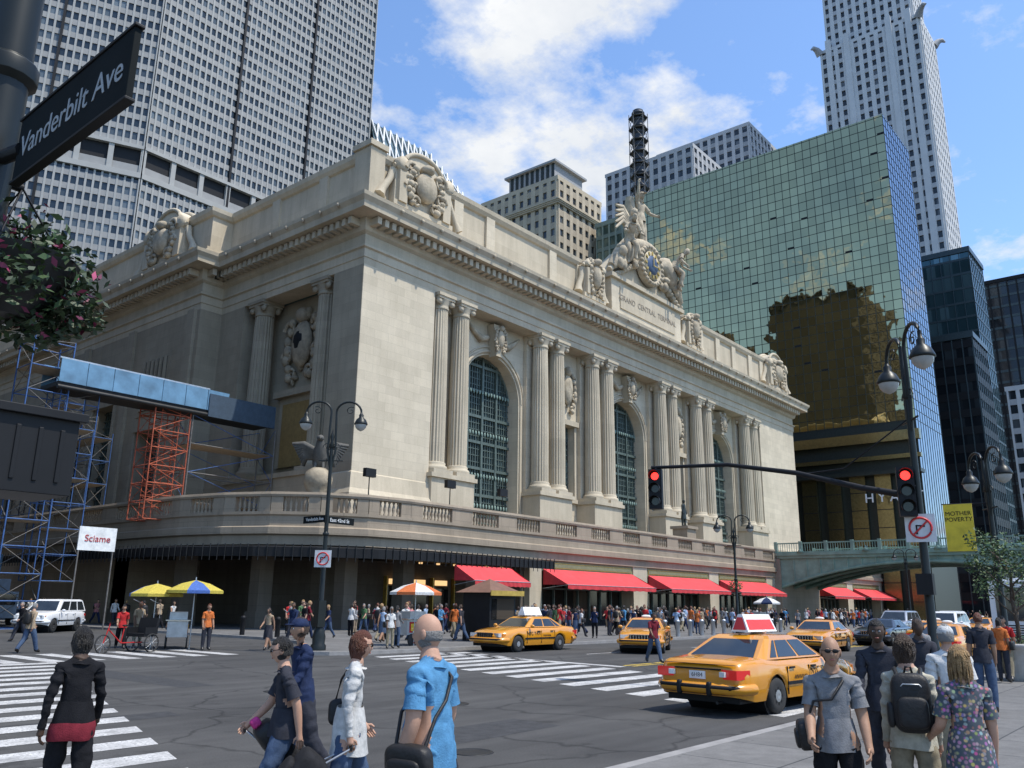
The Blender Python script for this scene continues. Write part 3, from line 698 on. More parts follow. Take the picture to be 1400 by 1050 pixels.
# terrace, storefronts
mb=MB()
TP=[(240,44.5),(42,44.5),(38.6,45.1),(35.8,46.7),(33.6,49.2),(32.1,52.4),(31.2,56.5),(31,61),(31,120)]
mb.prism([(128,44.6),(42,44.6),(38.6,45.3),(35.9,46.9),(33.8,49.4),(32.3,52.6),(31.4,56.6),(31.2,61),(31.2,120),(128,120)],7.1,7.5,GRANITE)
mb.prism([(240,44.6),(128,44.6),(128,60),(240,60)],7.1,7.5,GRANITE)
mb.sweep(TP,[(-.6,5.6),(0,5.6),(0,6.2),(.28,6.3),(.28,6.75),(.08,6.85),(.08,7.5),(.2,7.6),(.2,7.8),(-.4,7.8)],GRANITE)
mb.sweep(TP,[(-.32,8.8),(.22,8.8),(.27,8.95),(.22,9.12),(-.34,9.12),(-.34,8.8)],GRANITE)
def balus(p0,p1,first=.0):
    p0=V((*p0,0));p1=V((*p1,0));d=(p1-p0);L=d.length;d.normalize();n=V((-d.y,d.x,0))
    mb.T=lambda p:V((p0.x+d.x*p.x+n.x*p.y,p0.y+d.y*p.x+n.y*p.y,p.z))
    per=max(1,round(L/5.4)); w=L/per
    for k in range(per):
        u=k*w; pw=min(1.15,w*.24)
        mb.box((u,-.3,7.8),(u+pw,.16,8.8),GRANITE); mb.box((u+w-pw,-.3,7.8),(u+w,.16,8.8),GRANITE)
        a=u+pw+.16
        while a<u+w-pw-.1:
            mb.lathe([(.10,0),(.10,.12),(.06,.2),(.125,.42),(.11,.55),(.055,.82),(.10,.9),(.10,1.0)],(a,-.06,7.8),GRANITE,7); a+=.36
    mb.T=None
balus((112,44.5),(42,44.5))
for a,b in zip(TP[1:],TP[2:]): 
    if a[1]<100: balus(a,b if b[1]<100 else (31,90))
mb.box((31.2,66,0),(40,120,7.2),GRANITE)
mb.box((56,47,0),(128,50,7.2),GRANITE); mb.box((128,47,0),(240,50,7.2),GRANITE)
SHOP=winmat('shop_glass',1.4,3,(.012,.012,.011),(.07,.055,.04),.4,.06)
SIGN=mk('sign_band_green',(.17,.19,.10),.6); LIT=mk('shop_light',(.5,.35,.15),.5,emis=((1,.62,.28),1.1))
bays=[(57.6,72.2),(74.8,88.2),(90.4,103.6),(120,133),(135.5,148.5),(151,164),(166.5,180)]
prev=56
mb.box((41,44.9,7.0),(240,47,7.12),GRANITE)
for a,b in bays+[(182,182)]:
    mb.box((prev,44.62,0),(a,47,7.0),STONE2); mb.box((prev-.08,44.5,0),(a+.08,44.62,1.1),GRANITE)
    if a<182:
        mb.box((a,44.7,4.75),(b,46,5.58),SIGN); mb.box((a+.3,44.66,4.95),(b-.3,44.7,5.4),GOLD); mb.box((a+.38,44.64,5.02),(b-.38,44.66,5.33),SIGN)
        mb.add([(a,46.2,0),(b,46.2,0),(b,46.2,4.8),(a,46.2,4.8)],[(0,1,2,3)],SHOP)
        x=a
        while x<b+.01: mb.box((x-.06,46.0,0),(x+.06,46.2,4.8),BRONZE); x+=(b-a)/8
        mb.box((a,46,0),(b,46.2,.6),BLACK); mb.box((a,46,3.2),(b,46.18,3.35),BRONZE)
    prev=b
mb.box((180,44.9,0),(240,47,7.0),STONE2)
CP=[(56,44.5),(42,44.5),(38.6,45.1),(35.8,46.7),(33.6,49.2),(32.1,52.4),(31.2,56.5),(31,61),(31,84)]
mb.sweep(CP,[(-.3,5.55),(2.3,5.35),(2.4,5.3),(2.4,4.7),(2.3,4.7),(2.3,4.95),(-6,5.0)],BLACK)
def fringe(p0,p1):
    p0=V((*p0,0));p1=V((*p1,0));d=(p1-p0);L=d.length;d.normalize();n=V((-d.y,d.x,0))
    u=0
    while u<L:
        q=p0+d*u+n*2.44; mb.tube((q.x,q.y,5.5),(q.x,q.y,4.45),.05,.03,IRON,4); u+=.55
for a,b in zip(CP,CP[1:]): fringe(a,b)
RW=[(57,50),(44,50),(42,50.8),(40.2,53),(39,58),(38.6,66)]
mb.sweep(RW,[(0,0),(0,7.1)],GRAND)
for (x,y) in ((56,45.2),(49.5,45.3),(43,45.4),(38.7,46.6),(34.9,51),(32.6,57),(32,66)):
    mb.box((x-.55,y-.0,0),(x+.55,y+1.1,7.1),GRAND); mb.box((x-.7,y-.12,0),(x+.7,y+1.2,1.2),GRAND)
for i in range(5):
    x=44.8+i*2.5; mb.box((x,49.7,.1),(x+1.8,49.95,3.2),SHOP); mb.box((x+.2,49.65,3.3),(x+1.6,49.7,3.7),LIT)
    mb.box((x-.08,49.6,.1),(x,49.97,3.9),GOLD)
for i in range(7): mb.lathe([(.02,0),(.14,0),(.16,.12)],(44+i*1.9,47.2,4.8),LIT,8)
mb.build('terminal_terrace_and_storefronts',term)
for (fx,fy) in ((47.2,45.6),(53.5,45.6),(39.5,46.2)):
    mb=MB(); mb.tube((fx,fy,7.5),(fx,fy,10.6),.05,.04,BLACK,6); mb.cbox((fx,fy,10.9),(.95,.35,.6),BLACK); mb.build('floodlight_pole')

def awning(x0,x1,y=44.6,z1=4.85,z0=3.55,out=2.6):
    a=MB()
    vs=[];N=10
    for j in range(5):
        t=j/4; yy=y-out*t; zz=z1+(z0-z1)*t-.08*sin(pi*t)
        for i in range(N+1): vs.append((x0+(x1-x0)*i/N,yy,zz-.03*(i%2)*t))
    fs=[(j*(N+1)+i,j*(N+1)+i+1,(j+1)*(N+1)+i+1,(j+1)*(N+1)+i) for j in range(4) for i in range(N)]
    a.add(vs,fs,AWN)
    m=24; vs=[]
    for i in range(m+1): 
        x=x0+(x1-x0)*i/m; vs+= [(x,y-out-.005,z0),(x,y-out-.03*(i%2),z0-.32-.05*(i%2))]
    a.add(vs,[(2*i,2*i+2,2*i+3,2*i+1) for i in range(m)],AWND)
    for x in (x0,x1): 
        a.add([(x,y,z1),(x,y-out,z0),(x,y,z0)],[(0,1,2)],AWND)
        a.tube((x,y,z0-.3),(x,y-out,z0-.02),.03,.03,ALU,5)
    a.tube((x0,y-out,z0),(x1,y-out,z0),.03,.03,ALU,5)
    return a.build('red_awning',recalc=False)
for a,b in bays: awning(a+.2,b-.2)
awning(44.4,50.6,42.2,4.6,3.5,2.0)

# ------------------------------------------------------------------ viaduct
mb=MB()
bx0,bx1=106.5,119; ya,yb=44.2,-14
def barch(y):
    t=(y-27)/16.8
    return 7.35-2.9*t*t if abs(t)<=1 else 4.4
N=40
for xx in (bx0,bx0+4,bx0+8,bx1):
    vs=[]
    for i in range(N+1):
        y=43.8+(10.2-43.8)*i/N; vs+=[(xx,y,barch(y)),(xx,y,8.3)]
    mb.add(vs,[(2*i,2*i+2,2*i+3,2*i+1) for i in range(N)],GREENB)
    mb.path([(xx,43.8+(10.2-43.8)*i/N,barch(43.8+(10.2-43.8)*i/N)) for i in range(N+1)],.22,GREENB,6)
    for i in range(1,20): y=43.8-33.6*i/20; mb.box((xx-.12,y-.06,barch(y)),(xx+.12,y+.06,8.3),GREENB)
mb.box((bx0,yb,8.0),(bx1,ya,8.4),GREEND)
mb.box((bx0-.5,yb,8.3),(bx1+.5,ya,8.65),GREENB); mb.box((bx0-.3,yb,7.95),(bx0-.02,ya,8.3),GREENB)
for xx in (bx0-.4,bx1+.3):
    mb.box((xx,yb,9.75),(xx+.14,ya,9.9),GREENB); mb.box((xx+.02,yb,8.65),(xx+.12,ya,8.8),GREENB)
    y=ya
    while y>yb:
        mb.box((xx-.03,y-.2,8.6),(xx+.17,y+.2,10.05),GREENB)
        for k in range(1,10): mb.box((xx+.05,y-k*.3-.03,8.8),(xx+.09,y-k*.3+.03,9.75),GREENB)
        y-=3.2
mb.box((bx0-.3,5.5,0),(bx1+.3,10.2,8.0),GRANITE); mb.box((bx0-.3,43.8,0),(bx1+.3,47,8),GRANITE)
y=41
while y>8: mb.lathe([(.02,0),(.5,.0),(.1,.5),(.02,.7)],(bx0-.35,y,8.65),GREENB,8); y-=8
mb.build('steel_arch_viaduct')

# ------------------------------------------------------------------ people
def fk(p):
    J={};R={};E=[]
    def nd(k,pos,r): J[k]=V(pos);R[k]=r
    lean=rad(p.get('lean',3)); fm=p.get('fem',0)
    def L(v): 
        v=V(v); q=V((0,0,.97)); return Matrix.Rotation(-lean,3,'X')@(v-q)+q
    w=.9 if fm else 1
    nd('pel',(0,0,.97),.15 if not fm else .155)
    nd('wai',L((0,.0,1.12)),.135*w if not p.get('belly') else .16); nd('che',L((0,.0,1.30)),.16*w); nd('nb',L((0,-.01,1.44)),.085*w)
    nd('nk',L((0,.0,1.51)),.058*w); nd('hd',L((0,.02,1.60)),.055)
    E+=[('pel','wai','T'),('wai','che','T'),('che','nb','T'),('nb','nk','N'),('nk','hd','N')]
    legs=p.get('legs',(18,6,-14,14)); arms=p.get('arms',(-15,15,8,15,25,8)); tr=1.1 if not fm else 1.0
    for s,a,b,n in ((-1,legs[0],legs[1],'l'),(1,legs[2],legs[3],'r')):
        a=rad(a);b=rad(b);ab=p.get('abd',0)
        h=V((s*.095,0,.91)); k=h+.44*V((s*.03+s*ab,sin(a),-cos(a))); an=k+.42*V((s*ab*.5,sin(a-b),-cos(a-b)))
        f=min(0,(a-b))*.7
        toe=an+V((s*.03,.15*cos(f),-.045+.15*sin(f)))
        nd(n+'h',h,.115); nd(n+'t',(h+k)/2,.098 if not fm else .09); nd(n+'k',k,.072*tr); nd(n+'c',(k*.6+an*.4),.070*tr); nd(n+'a',an,.056*tr); nd(n+'o',toe,.042)
        nd(n+'e',an+V((0,-.05,-.035)),.04)
        E+=[('pel',n+'h','P'),(n+'h',n+'t','P'),(n+'t',n+'k','P'),(n+'k',n+'c','S'),(n+'c',n+'a','S'),(n+'a',n+'o','F'),(n+'a',n+'e','F')]
    for s,(a,b,c),n in ((-1,arms[:3],'l'),(1,arms[3:],'r')):
        a=rad(a);b=rad(b);c=rad(c); w2=.165*w
        sh=L((s*w2,-.01,1.425))
        el=sh+.29*V((s*sin(c),sin(a)*cos(c),-cos(a)*cos(c)))
        c2=c*.3 if not p.get('inn') else -rad(p['inn'])
        wr=el+.25*V((s*sin(c2),sin(a+b)*cos(c2),-cos(a+b)*cos(c2)))
        nd(n+'s',sh,.072*w); nd(n+'m',(sh*.5+el*.5),.054*w); nd(n+'l',el,.044*w); nd(n+'f',(el*.65+wr*.35),.043*w); nd(n+'w',wr,.029*w)
        dr=(wr-el).normalized(); nd(n+'p',wr+dr*.07,.034*w)
        E+=[('nb',n+'s','T'),(n+'s',n+'m','U'),(n+'m',n+'l','V'),(n+'l',n+'f','A'),(n+'f',n+'w','A'),(n+'w',n+'p','H')]
        J[n+'dir']=dr
    mn=min(min(J['la'].z,J['ra'].z)-.075,min(J['lo'].z,J['ro'].z)-.038)
    sh=V((0,0,-mn))
    if not p.get('float'):
        for k in J:
            if not k.endswith('dir'): J[k]=J[k]+sh
    return J,R,E
def person(mb,M,H,p,mats,lod=1,hair='short',sleeve='short',skirt=None,shorts=False,headyaw=0,headpitch=0,glasses=False,hat=None,tunic=0,belt=None,jacket=False):
    J,R,E=fk(p); names=list(R.keys()); idx={k:i for i,k in enumerate(names)}
    me=D.meshes.new('sk'); me.from_pydata([J[k] for k in names],[(idx[a],idx[b]) for a,b,_ in E],[])
    ob=D.objects.new('sk',me); COL.objects.link(ob)
    md=ob.modifiers.new('s','SKIN'); md.use_smooth_shade=True; md.branch_smoothing=.6
    sv=me.skin_vertices[0].data
    for k in names: sv[idx[k]].radius=(R[k]*1.12,R[k]*1.12)
    sv[idx['pel']].use_root=True
    lv_=3 if lod>1 else 1
    ss=ob.modifiers.new('ss','SUBSURF'); ss.levels=lv_; ss.render_levels=lv_
    dg=bpy.context.evaluated_depsgraph_get(); ev=ob.evaluated_get(dg); em=ev.to_mesh()
    vs=[v.co.copy() for v in em.vertices]; nos=[v.normal.copy() for v in em.vertices]; fs=[tuple(q.vertices) for q in em.polygons]
    ev.to_mesh_clear(); D.objects.remove(ob); D.meshes.remove(me)
    segs=[(J[a],J[b],t) for a,b,t in E]
    def near(c):
        best=9;bt='T';bu=0
        for a,b,t in segs:
            d=b-a; u=max(0,min(1,(c-a).dot(d)/d.length_squared)); q=(a+d*u-c).length
            if t=='T': q*=.85
            if q<best: best=q;bt=t;bu=u
        return bt,bu
    shz=J['pel'].z
    for v,no in zip(vs,nos):
        t,_=near(v)
        if t in 'T': 
            k=(v.z-shz)/.45; y0=J['pel'].y+(J['nb'].y-J['pel'].y)*max(0,min(1,k))
            v.y=y0+(v.y-y0)*.76
            if p.get('belly') and v.y>y0 and .0<k<.7: v.y+=.04*sin(pi*k/.7)
            v.x*=1.06
        if lod>1 and t in 'TUVPSA' and (t not in 'VA' or sleeve=='long'):
            w_=NZ.noise(V((v.x*8+H,v.y*8,v.z*13)))*.012+NZ.noise(V((v.x*20,v.y*20,v.z*34+H)))*.006
            if t in 'PS': w_+=abs(sin(v.z*26+v.x*9))*.008*max(0,1-abs(v.z-.12)/.22)
            if t in 'T': w_+=.010*abs(sin((v.z*11+abs(v.x)*14)+H*9))*max(0,1-abs(v.z-(shz+.12))/.25)
            if t in 'UV': w_+=.006*sin(v.z*60+v.x*20)
            v+=no*w_
    skin,top,bot,shoe,hm=mats
    mi={k:mb.mi(m) for k,m in (('s',skin),('t',top),('b',bot),('f',shoe),('h',hm))}
    mis=[]
    for f in fs:
        c=sum((vs[i] for i in f),V())/len(f); t,u=near(c)
        if t=='T': k='t' if c.z>shz-.06 else 'b'
        elif t=='N': k='s' 
        elif t=='U': k='t' if sleeve!='none' else 's'
        elif t=='V': k='t' if sleeve=='long' or (sleeve=='short' and u<.22) else 's'
        elif t=='A': k='t' if sleeve=='long' else 's'
        elif t=='H': k='s'
        elif t=='P': k='b' if (c.z<shz-.06) else 't'
        elif t=='S': k='b' if not (shorts or skirt) else 's'
        else: k='f'
        if skirt and t=='P': k='b'
        mis.append(mi[k])
    sc_=H/1.76; MM=M@Matrix.Scale(sc_,4)
    oldT=mb.T; mb.T=lambda q:(MM@V(q))
    mb.add(vs,fs,None,True,mis)
    pz=J['pel'].z; bw=R['pel']
    def ringm(prof,mat,dep=.78,n=32,yo=0,wv=.03):
        vv=[]
        for j,(r,z) in enumerate(prof):
            for i in range(n): 
                a=2*pi*i/n; w=1+wv*(.4+j*.35)*sin(a*5+z*9+H*7)+wv*.5*sin(a*9+H*3); vv.append((r*w*cos(a),yo+r*w*dep*sin(a),z+.006*sin(a*3+H)))
        mb.add(vv,[(k*n+i,k*n+(i+1)%n,(k+1)*n+(i+1)%n,(k+1)*n+i) for k in range(len(prof)-1) for i in range(n)],mat,True)
    if skirt: ringm([(bw*.98,pz+.08),(bw*1.12,pz-.05),(bw*1.3,pz-.3),(bw*1.38,pz-skirt)],bot,.85)
    else:
        ringm([(bw*.90,pz+.16),(bw*1.07,pz+.06),(bw*1.16,pz-.02),(bw*1.21,pz-.10-tunic*.4)]+([(bw*1.3,pz-.10-tunic)] if tunic else []),top,.84)
    if belt: ringm([(bw*1.18,pz-.02),(bw*1.27,pz-.06),(bw*1.29,pz-.15),(bw*1.24,pz-.17)],belt,.84)
    ringm([(.064,J['nk'].z-.040),(.078,J['nk'].z-.055),(.105,J['nb'].z+.01)],top,.95,14,J['nk'].y,.01)
    if sleeve=='short':
        for n_,s_ in (('l',-1),('r',1)):
            a=J[n_+'m']; b=J[n_+'l']; d_=(b-a); mb.path([a-d_*.35,a+d_*.05,a+d_*.3,a+d_*.5],[.060,.066,.069,.074],top,14,False)
    for n,s in (('l',-1),('r',1)):
        pa=J[n+'p']; dr=J[n+'dir']; sd=V((0,1,0)); sd=(sd-dr*sd.dot(dr)).normalized() if abs(dr.y)<.95 else V((0,0,1)); inn=V((-s,0,0))
        for k in range(4):
            o=(k-1.5)*.019; ln=(.068,.08,.075,.058)[k]
            a=pa+sd*(-o)*1.0-dr*.01; b=a+dr*ln*.5+inn*.008; c=b+dr*ln*.35+inn*.022; d=c+dr*ln*.15+inn*.018
            mb.path([a,b,c,d],[.0105,.0095,.0085,.006],skin,5 if lod<2 else 7)
        a=pa-dr*.045+sd*.02; mb.path([a,a+sd*.028+dr*.02+inn*.01,a+sd*.035+dr*.05+inn*.02],[.013,.011,.008],skin,5 if lod<2 else 7)
    hc=J['hd']+V((0,.012,.055)); seg,rg=(34,28) if lod>1 else (12,9)
    HM=Matrix.Rotation(rad(headyaw),3,'Z')@Matrix.Rotation(rad(headpitch),3,'X')
    def hf(q):
        x,y,z=q; f=max(0,y)
        if z<0: x*=1+.30*z; y=y*(1+.12*z) if y<0 else y*(1+.05*z)
        if lod>1:
            y+=f*(.20*math.exp(-((x/.16)**2))*math.exp(-(((z+.18)/.17)**2)))
            for e in (-.36,.36): y-=f*.10*math.exp(-(((x-e)/.17)**2)-(((z-.06)/.13)**2)); y+=f*.04*math.exp(-(((x-e*1.3)/.2)**2)-(((z+.2)/.15)**2))
            y+=f*.05*math.exp(-((x/.3)**2)-(((z+.5)/.08)**2)); y+=f*.06*math.exp(-((x/.3)**2)-(((z+.85)/.12)**2))
            y+=f*.03*math.exp(-((x/.6)**2)-(((z-.22)/.08)**2))
        else: y+=f*(.16*math.exp(-((x/.25)**2)-(((z+.15)/.25)**2)))
        return V((x,y,z))
    mb.ell(hc,(.077,.097,.122),skin,seg,rg,HM,hf)
    for e in (-1,1):
        mb.ell(hc+HM@V((e*.078,-.005,-.005)),(.010,.02,.032),skin,8,6,HM)
        if lod>1:
            mb.ell(hc+HM@V((e*.028,.084,.008)),(.013,.008,.007),WHITE,8,6,HM); mb.ell(hc+HM@V((e*.028,.090,.008)),(.006,.005,.006),BLACK,6,4,HM)
            mb.ell(hc+HM@V((e*.028,.090,.026)),(.018,.006,.004),hm if hair!='bald' else skin,8,4,HM)
    if lod>1: mb.ell(hc+HM@V((0,.090,-.060)),(.022,.008,.007),LIPS,10,5,HM)
    if glasses:
        for e in (-1,1): mb.ell(hc+HM@V((e*.031,.099,.010)),(.026,.007,.017),BLACK,10,6,HM); mb.tube(hc+HM@V((e*.056,.092,.014)),hc+HM@V((e*.08,.0,.012)),.003,.003,BLACK,4)
        mb.tube(hc+HM@V((-.02,.103,.014)),hc+HM@V((.02,.103,.014)),.003,.003,BLACK,4)
    def hr(q):
        x,y,z=q; s=1.09
        face=(y>.15 and z<.48+.1*x*x)
        side=(z<.05 and y>-.05)
        if hair=='short': cut=face or side or z<-.45
        elif hair=='bald': cut=(z>.12) or face or z<-.35 or y>.10
        elif hair in('bob',): cut=face and abs(x)<.85 or (z<-.2 and y>.2)
        else: cut=face and abs(x)<.9
        if cut: return V(q)*.9
        if hair=='bald': s=1.02
        r=V((x*s,y*s-.02,z*s))
        rn=(.025*sin(x*23+z*9)*cos(y*19)+.02*sin(x*47)*sin(z*31+y*40)) if lod>1 else 0
        r*=1+rn
        if hair=='bob' and z<0: r.z*=1.25; r.x*=1.08
        if hair=='long' and z<0: r.z=r.z*2.6-.1; r.y=min(r.y*.75,-.1)
        return r
    mb.ell(hc,(.079,.099,.122),hm,seg,rg,HM,hr)
    if hair=='pony': mb.path([hc+V((0,-.10,.03)),hc+V((0,-.15,-.02)),hc+V((0,-.14,-.13)),hc+V((0,-.12,-.2))],[.03,.04,.03,.01],hm,8)
    if hair in('long','bob','short') and lod>1 and not hat:
        RR=random.Random(int(H*1000)); L_={'long':.22,'bob':.09,'short':.03}[hair]
        for i in range(200):
            a=pi+pi*RR.uniform(-.06,1.06); ph=RR.uniform(0,1.35) if hair!='short' else RR.uniform(.1,1.4)
            st=V((.082*cos(a)*cos(ph),.103*sin(a)*cos(ph)-.004,.125*sin(ph)))
            tn=V((st.x*.25+RR.uniform(-.02,.02),st.y*.25-.01,-.06*cos(ph)-.02)).normalized()
            ln=L_*RR.uniform(.6,1.1)
            p0_=hc+HM@st
            if ph>.5: mb.path([p0_,p0_+HM@(tn*.025+st*.04),p0_+HM@(tn*.05)],[.006,.007,.002],hm,4,False)
            else: mb.path([p0_,p0_+V((st.x*.10,-.004,-ln*.5)),p0_+V((st.x*.04+RR.uniform(-.01,.01),.004,-ln))],[.007,.008,.002],hm,4,False)
    if hat: mb.ell(hc+V((0,0,.03)),(.088,.108,.10),hat,14,8,None,lambda q:V((q.x,q.y,max(q.z,-.05)))); mb.ell(hc+V((0,.11,.05)),(.06,.07,.008),hat,10,4)
    mb.T=oldT
    return J,MM
def PM(x,y,az,z=0.0): return Matrix.Translation((x,y,z))@Matrix.Rotation(rad(az-90),4,'Z')
def cloth(name,c,r=.9): return mk('cloth_'+name,c,r,var=.22,scale=14,bump=.25,bscale=90,spec=.12)
LIPS=mk('lips',(.30,.10,.08),.5)
SK=[mk('skin_light',(.44,.255,.175),.55,var=.10,scale=14,bump=.1,bscale=120,spec=.3),mk('skin_tan',(.34,.195,.125),.55,var=.10,scale=14,bump=.1,bscale=120,spec=.3),mk('skin_brown',(.15,.08,.05),.5,var=.1,scale=14,spec=.3),mk('skin_dark',(.065,.038,.025),.5,var=.1,scale=14,spec=.3)]
HR=[mk('hair_black',(.012,.010,.009),.5,bump=.8,bscale=90),mk('hair_brown',(.05,.028,.016),.5,bump=.8,bscale=90),mk('hair_blonde',(.34,.21,.09),.5,bump=.8,bscale=90,var=.4,scale=30),mk('hair_grey',(.24,.23,.22),.7,bump=.8,bscale=90),mk('hair_auburn',(.12,.035,.015),.5,bump=.8,bscale=90)]
C_={k:cloth(k,c) for k,c in dict(black=(.012,.012,.014),navy=(.02,.03,.07),blue=(.08,.22,.38),jean=(.06,.09,.15),grey=(.19,.19,.195),white=(.56,.55,.53),red=(.42,.03,.03),orange=(.5,.14,.04),tan=(.33,.25,.17),green=(.08,.15,.07),khaki=(.26,.22,.15),pink=(.45,.19,.2),charcoal=(.035,.036,.045),lblue=(.30,.39,.52),maroon=(.16,.02,.03)).items()}
SHOE=mk('shoe_leather',(.02,.017,.015),.4)
m_,n_,l_,b_=_new('floral_fabric'); tc_=n_.new('ShaderNodeTexCoord').outputs['Object']; vo_=n_.new('ShaderNodeTexVoronoi'); vo_.inputs['Scale'].default_value=34; l_.new(tc_,vo_.inputs['Vector'])
l_.new(mixc(n_,l_,ramp(n_,l_,vo_.outputs[0],.3,.55),mixc(n_,l_,.72,vo_.outputs[1],(.28,.12,.12)),(.06,.075,.09)),b_.inputs['Base Color']); b_.inputs['Roughness'].default_value=.9; FLORAL=m_

def near_person(x,y,az,H,p,mats,z=0.0,extra=None,**kw):
    mb=MB(); J,MM=person(mb,PM(x,y,az,z),H,p,mats,2,**kw)
    if extra:
        mb.T=lambda q:(MM@V(q)); 
        for e in (extra if isinstance(extra,(list,tuple)) else [extra]): e(mb,J)
        mb.T=None
    return mb.build('pedestrian',recalc=False)
LEATH=mk('black_leather',(.018,.017,.017),.5,bump=.2,spec=.3)
def backpack(mb,J):
    z=J['che'].z; y=J['che'].y
    mb.rbox((0,y-.20,z-.06),(.31,.18,.47),LEATH,e=.5)
    mb.rbox((0,y-.285,z-.13),(.24,.10,.25),LEATH,e=.5)
    mb.path([(-.10,y-.27,z+.05),(-.06,y-.29,z+.09),(.06,y-.29,z+.09),(.10,y-.27,z+.05)],.006,ALU,5)
    mb.path([(-.03,y-.12,z+.17),(-.02,y-.16,z+.22),(.02,y-.16,z+.22),(.03,y-.12,z+.17)],.01,LEATH,5)
    for s in (-1,1):
        mb.path([(s*.09,y-.16,z+.14),(s*.10,y-.08,z+.20),(s*.105,y+.06,z+.17),(s*.12,y+.14,z+.02),(s*.15,y+.08,z-.14),(s*.12,y-.12,z-.2)],.017,LEATH,6)
        mb.rbox((s*.165,y-.2,z-.16),(.06,.12,.2),LEATH,e=.6)
def shoulderbag(side,zb=.0,col=None,cross=True):
    col=col or LEATH
    def f(mb,J):
        s=side; z=J['pel'].z+zb; y=J['pel'].y
        mb.rbox((s*.25,y-.02,z-.04),(.12,.32,.24),col,Matrix.Rotation(.12*s,3,'Y'),.5); mb.rbox((s*.30,y-.02,z-.07),(.06,.24,.15),col,Matrix.Rotation(.12*s,3,'Y'),.5)
        if cross: mb.path([(s*.24,y+.09,z+.05),(s*.17,y+.11,z+.24),(s*.03,J['che'].y+.125,J['che'].z-.02),(-s*.07,J['che'].y+.08,J['nb'].z-.02),(-s*.10,J['che'].y+.0,J['nb'].z+.03),(-s*.08,J['che'].y-.10,J['nb'].z-.05),(s*.03,J['che'].y-.135,J['che'].z-.04),(s*.15,y-.13,z+.22),(s*.24,y-.12,z+.05)],.012,col,6)
        else: mb.path([(s*.25,y+.09,z+.05),(s*.20,y+.06,J['nb'].z-.1),(s*.165,y,J['nb'].z+.05),(s*.20,y-.08,J['nb'].z-.1),(s*.25,y-.12,z+.05)],.011,col,6)
    return f
def trolley(side,back=.5,col=None,h=.62,top=False):
    def f(mb,J):
        s=side; c=col or cloth('suitcase',(.02,.02,.022)); hx,hy,hz=J[('l' if s<0 else 'r')+'p']
        Mx=Matrix.Rotation(rad(-38),3,'X')
        c0=V((hx,hy-back,.08+h*.52))
        mb.rbox(c0,(.44,.27,h),c,Mx,.3); mb.rbox(c0+Mx@V((0,-.15,-.03)),(.36,.08,h*.7),c,Mx,.4)
        if top: mb.rbox(c0+Mx@V((0,.02,h/2+.13)),(.40,.22,.26),LEATH,Mx,.5); mb.rbox(c0+Mx@V((0,.05,h/2+.30)),(.22,.10,.10),cloth('pink_bag',(.5,.05,.2)),Mx,.6)
        for k in (-1,1):
            a=c0+Mx@V((k*.09,.08,h/2)); b=V((hx+k*.06,hy-.01,hz-.02)); mb.tube(a,b,.009,.009,ALU,6)
            w=c0+Mx@V((k*.16,-.06,-h/2)); mb.lathe([(.02,-.02),(.045,-.02),(.045,.02),(.02,.02)],w,RUBBER,12,axis='x')
        mb.tube((hx-.07,hy,hz-.02),(hx+.07,hy,hz-.02),.014,.014,BLACK,8)
    return f
WALK=dict(legs=(24,8,-16,22),arms=(-22,14,7,20,26,7))
WALK2=dict(legs=(-14,26,22,6),arms=(20,30,7,-20,14,7))
STAND=dict(legs=(3,3,-3,2),arms=(4,14,8,0,16,8),lean=1)
SW=.13
near_person(3.62,8.0,78,1.70,dict(legs=(10,10,-12,20),arms=(-8,16,16,10,26,16),fem=1,lean=2),(SK[3],C_['black'],C_['black'],SHOE,HR[0]),hair='bob',sleeve='long',belt=C_['maroon'])
near_person(4.95,6.75,150,1.66,dict(WALK,fem=1,lean=5),(SK[0],C_['charcoal'],C_['jean'],SHOE,HR[0]),hair='short',sleeve='short',headpitch=-8,headyaw=-10,glasses=True,extra=trolley(1,.55,None,.75,True))
near_person(6.2,8.2,165,1.80,dict(WALK2,lean=4),(SK[1],C_['navy'],C_['charcoal'],SHOE,HR[1]),hair='short',sleeve='long',hat=C_['navy'])
near_person(5.15,6.1,-35,1.72,dict(legs=(20,6,-14,22),arms=(-5,45,8,-12,20,10),fem=1,lean=3),(SK[0],cloth('offwhite',(.46,.45,.43)),C_['jean'],SHOE,HR[4]),hair='bob',sleeve='long',headpitch=-6,glasses=True,tunic=.14,extra=[shoulderbag(-1,.12,None,False),trolley(1,.5,None,.75)])
near_person(3.97,3.93,100,1.74,dict(legs=(4,4,-8,8),arms=(-4,24,10,2,30,12),lean=2,belly=1),(SK[0],C_['blue'],C_['charcoal'],SHOE,HR[3]),z=SW,hair='bald',sleeve='short',headyaw=10,extra=shoulderbag(-1,-.02))
near_person(6.85,2.47,205,1.60,dict(legs=(10,6,-8,12),arms=(5,26,10,12,40,8),lean=1),(SK[1],C_['grey'],C_['black'],SHOE,HR[0]),z=SW,hair='bald',sleeve='short',glasses=True,extra=shoulderbag(1,.05))
near_person(9.6,2.95,195,1.74,dict(WALK,lean=1),(SK[3],C_['charcoal'],C_['charcoal'],SHOE,HR[0]),z=SW,hair='short',sleeve='long')
near_person(7.35,2.06,20,1.62,dict(STAND,fem=1),(SK[0],cloth('cream',(.42,.39,.31)),C_['khaki'],SHOE,HR[1]),z=SW,hair='bob',sleeve='long',extra=backpack)
near_person(7.15,1.62,30,1.56,dict(legs=(3,3,-3,2),arms=(6,60,10,2,14,8),fem=1,lean=1),(SK[0],FLORAL,C_['jean'],SHOE,HR[2]),z=SW,hair='long',sleeve='short',tunic=.08)
near_person(9.9,2.35,25,1.66,dict(STAND),(SK[0],C_['white'],C_['khaki'],SHOE,HR[3]),z=SW,hair='short',sleeve='short',hat=C_['white'])

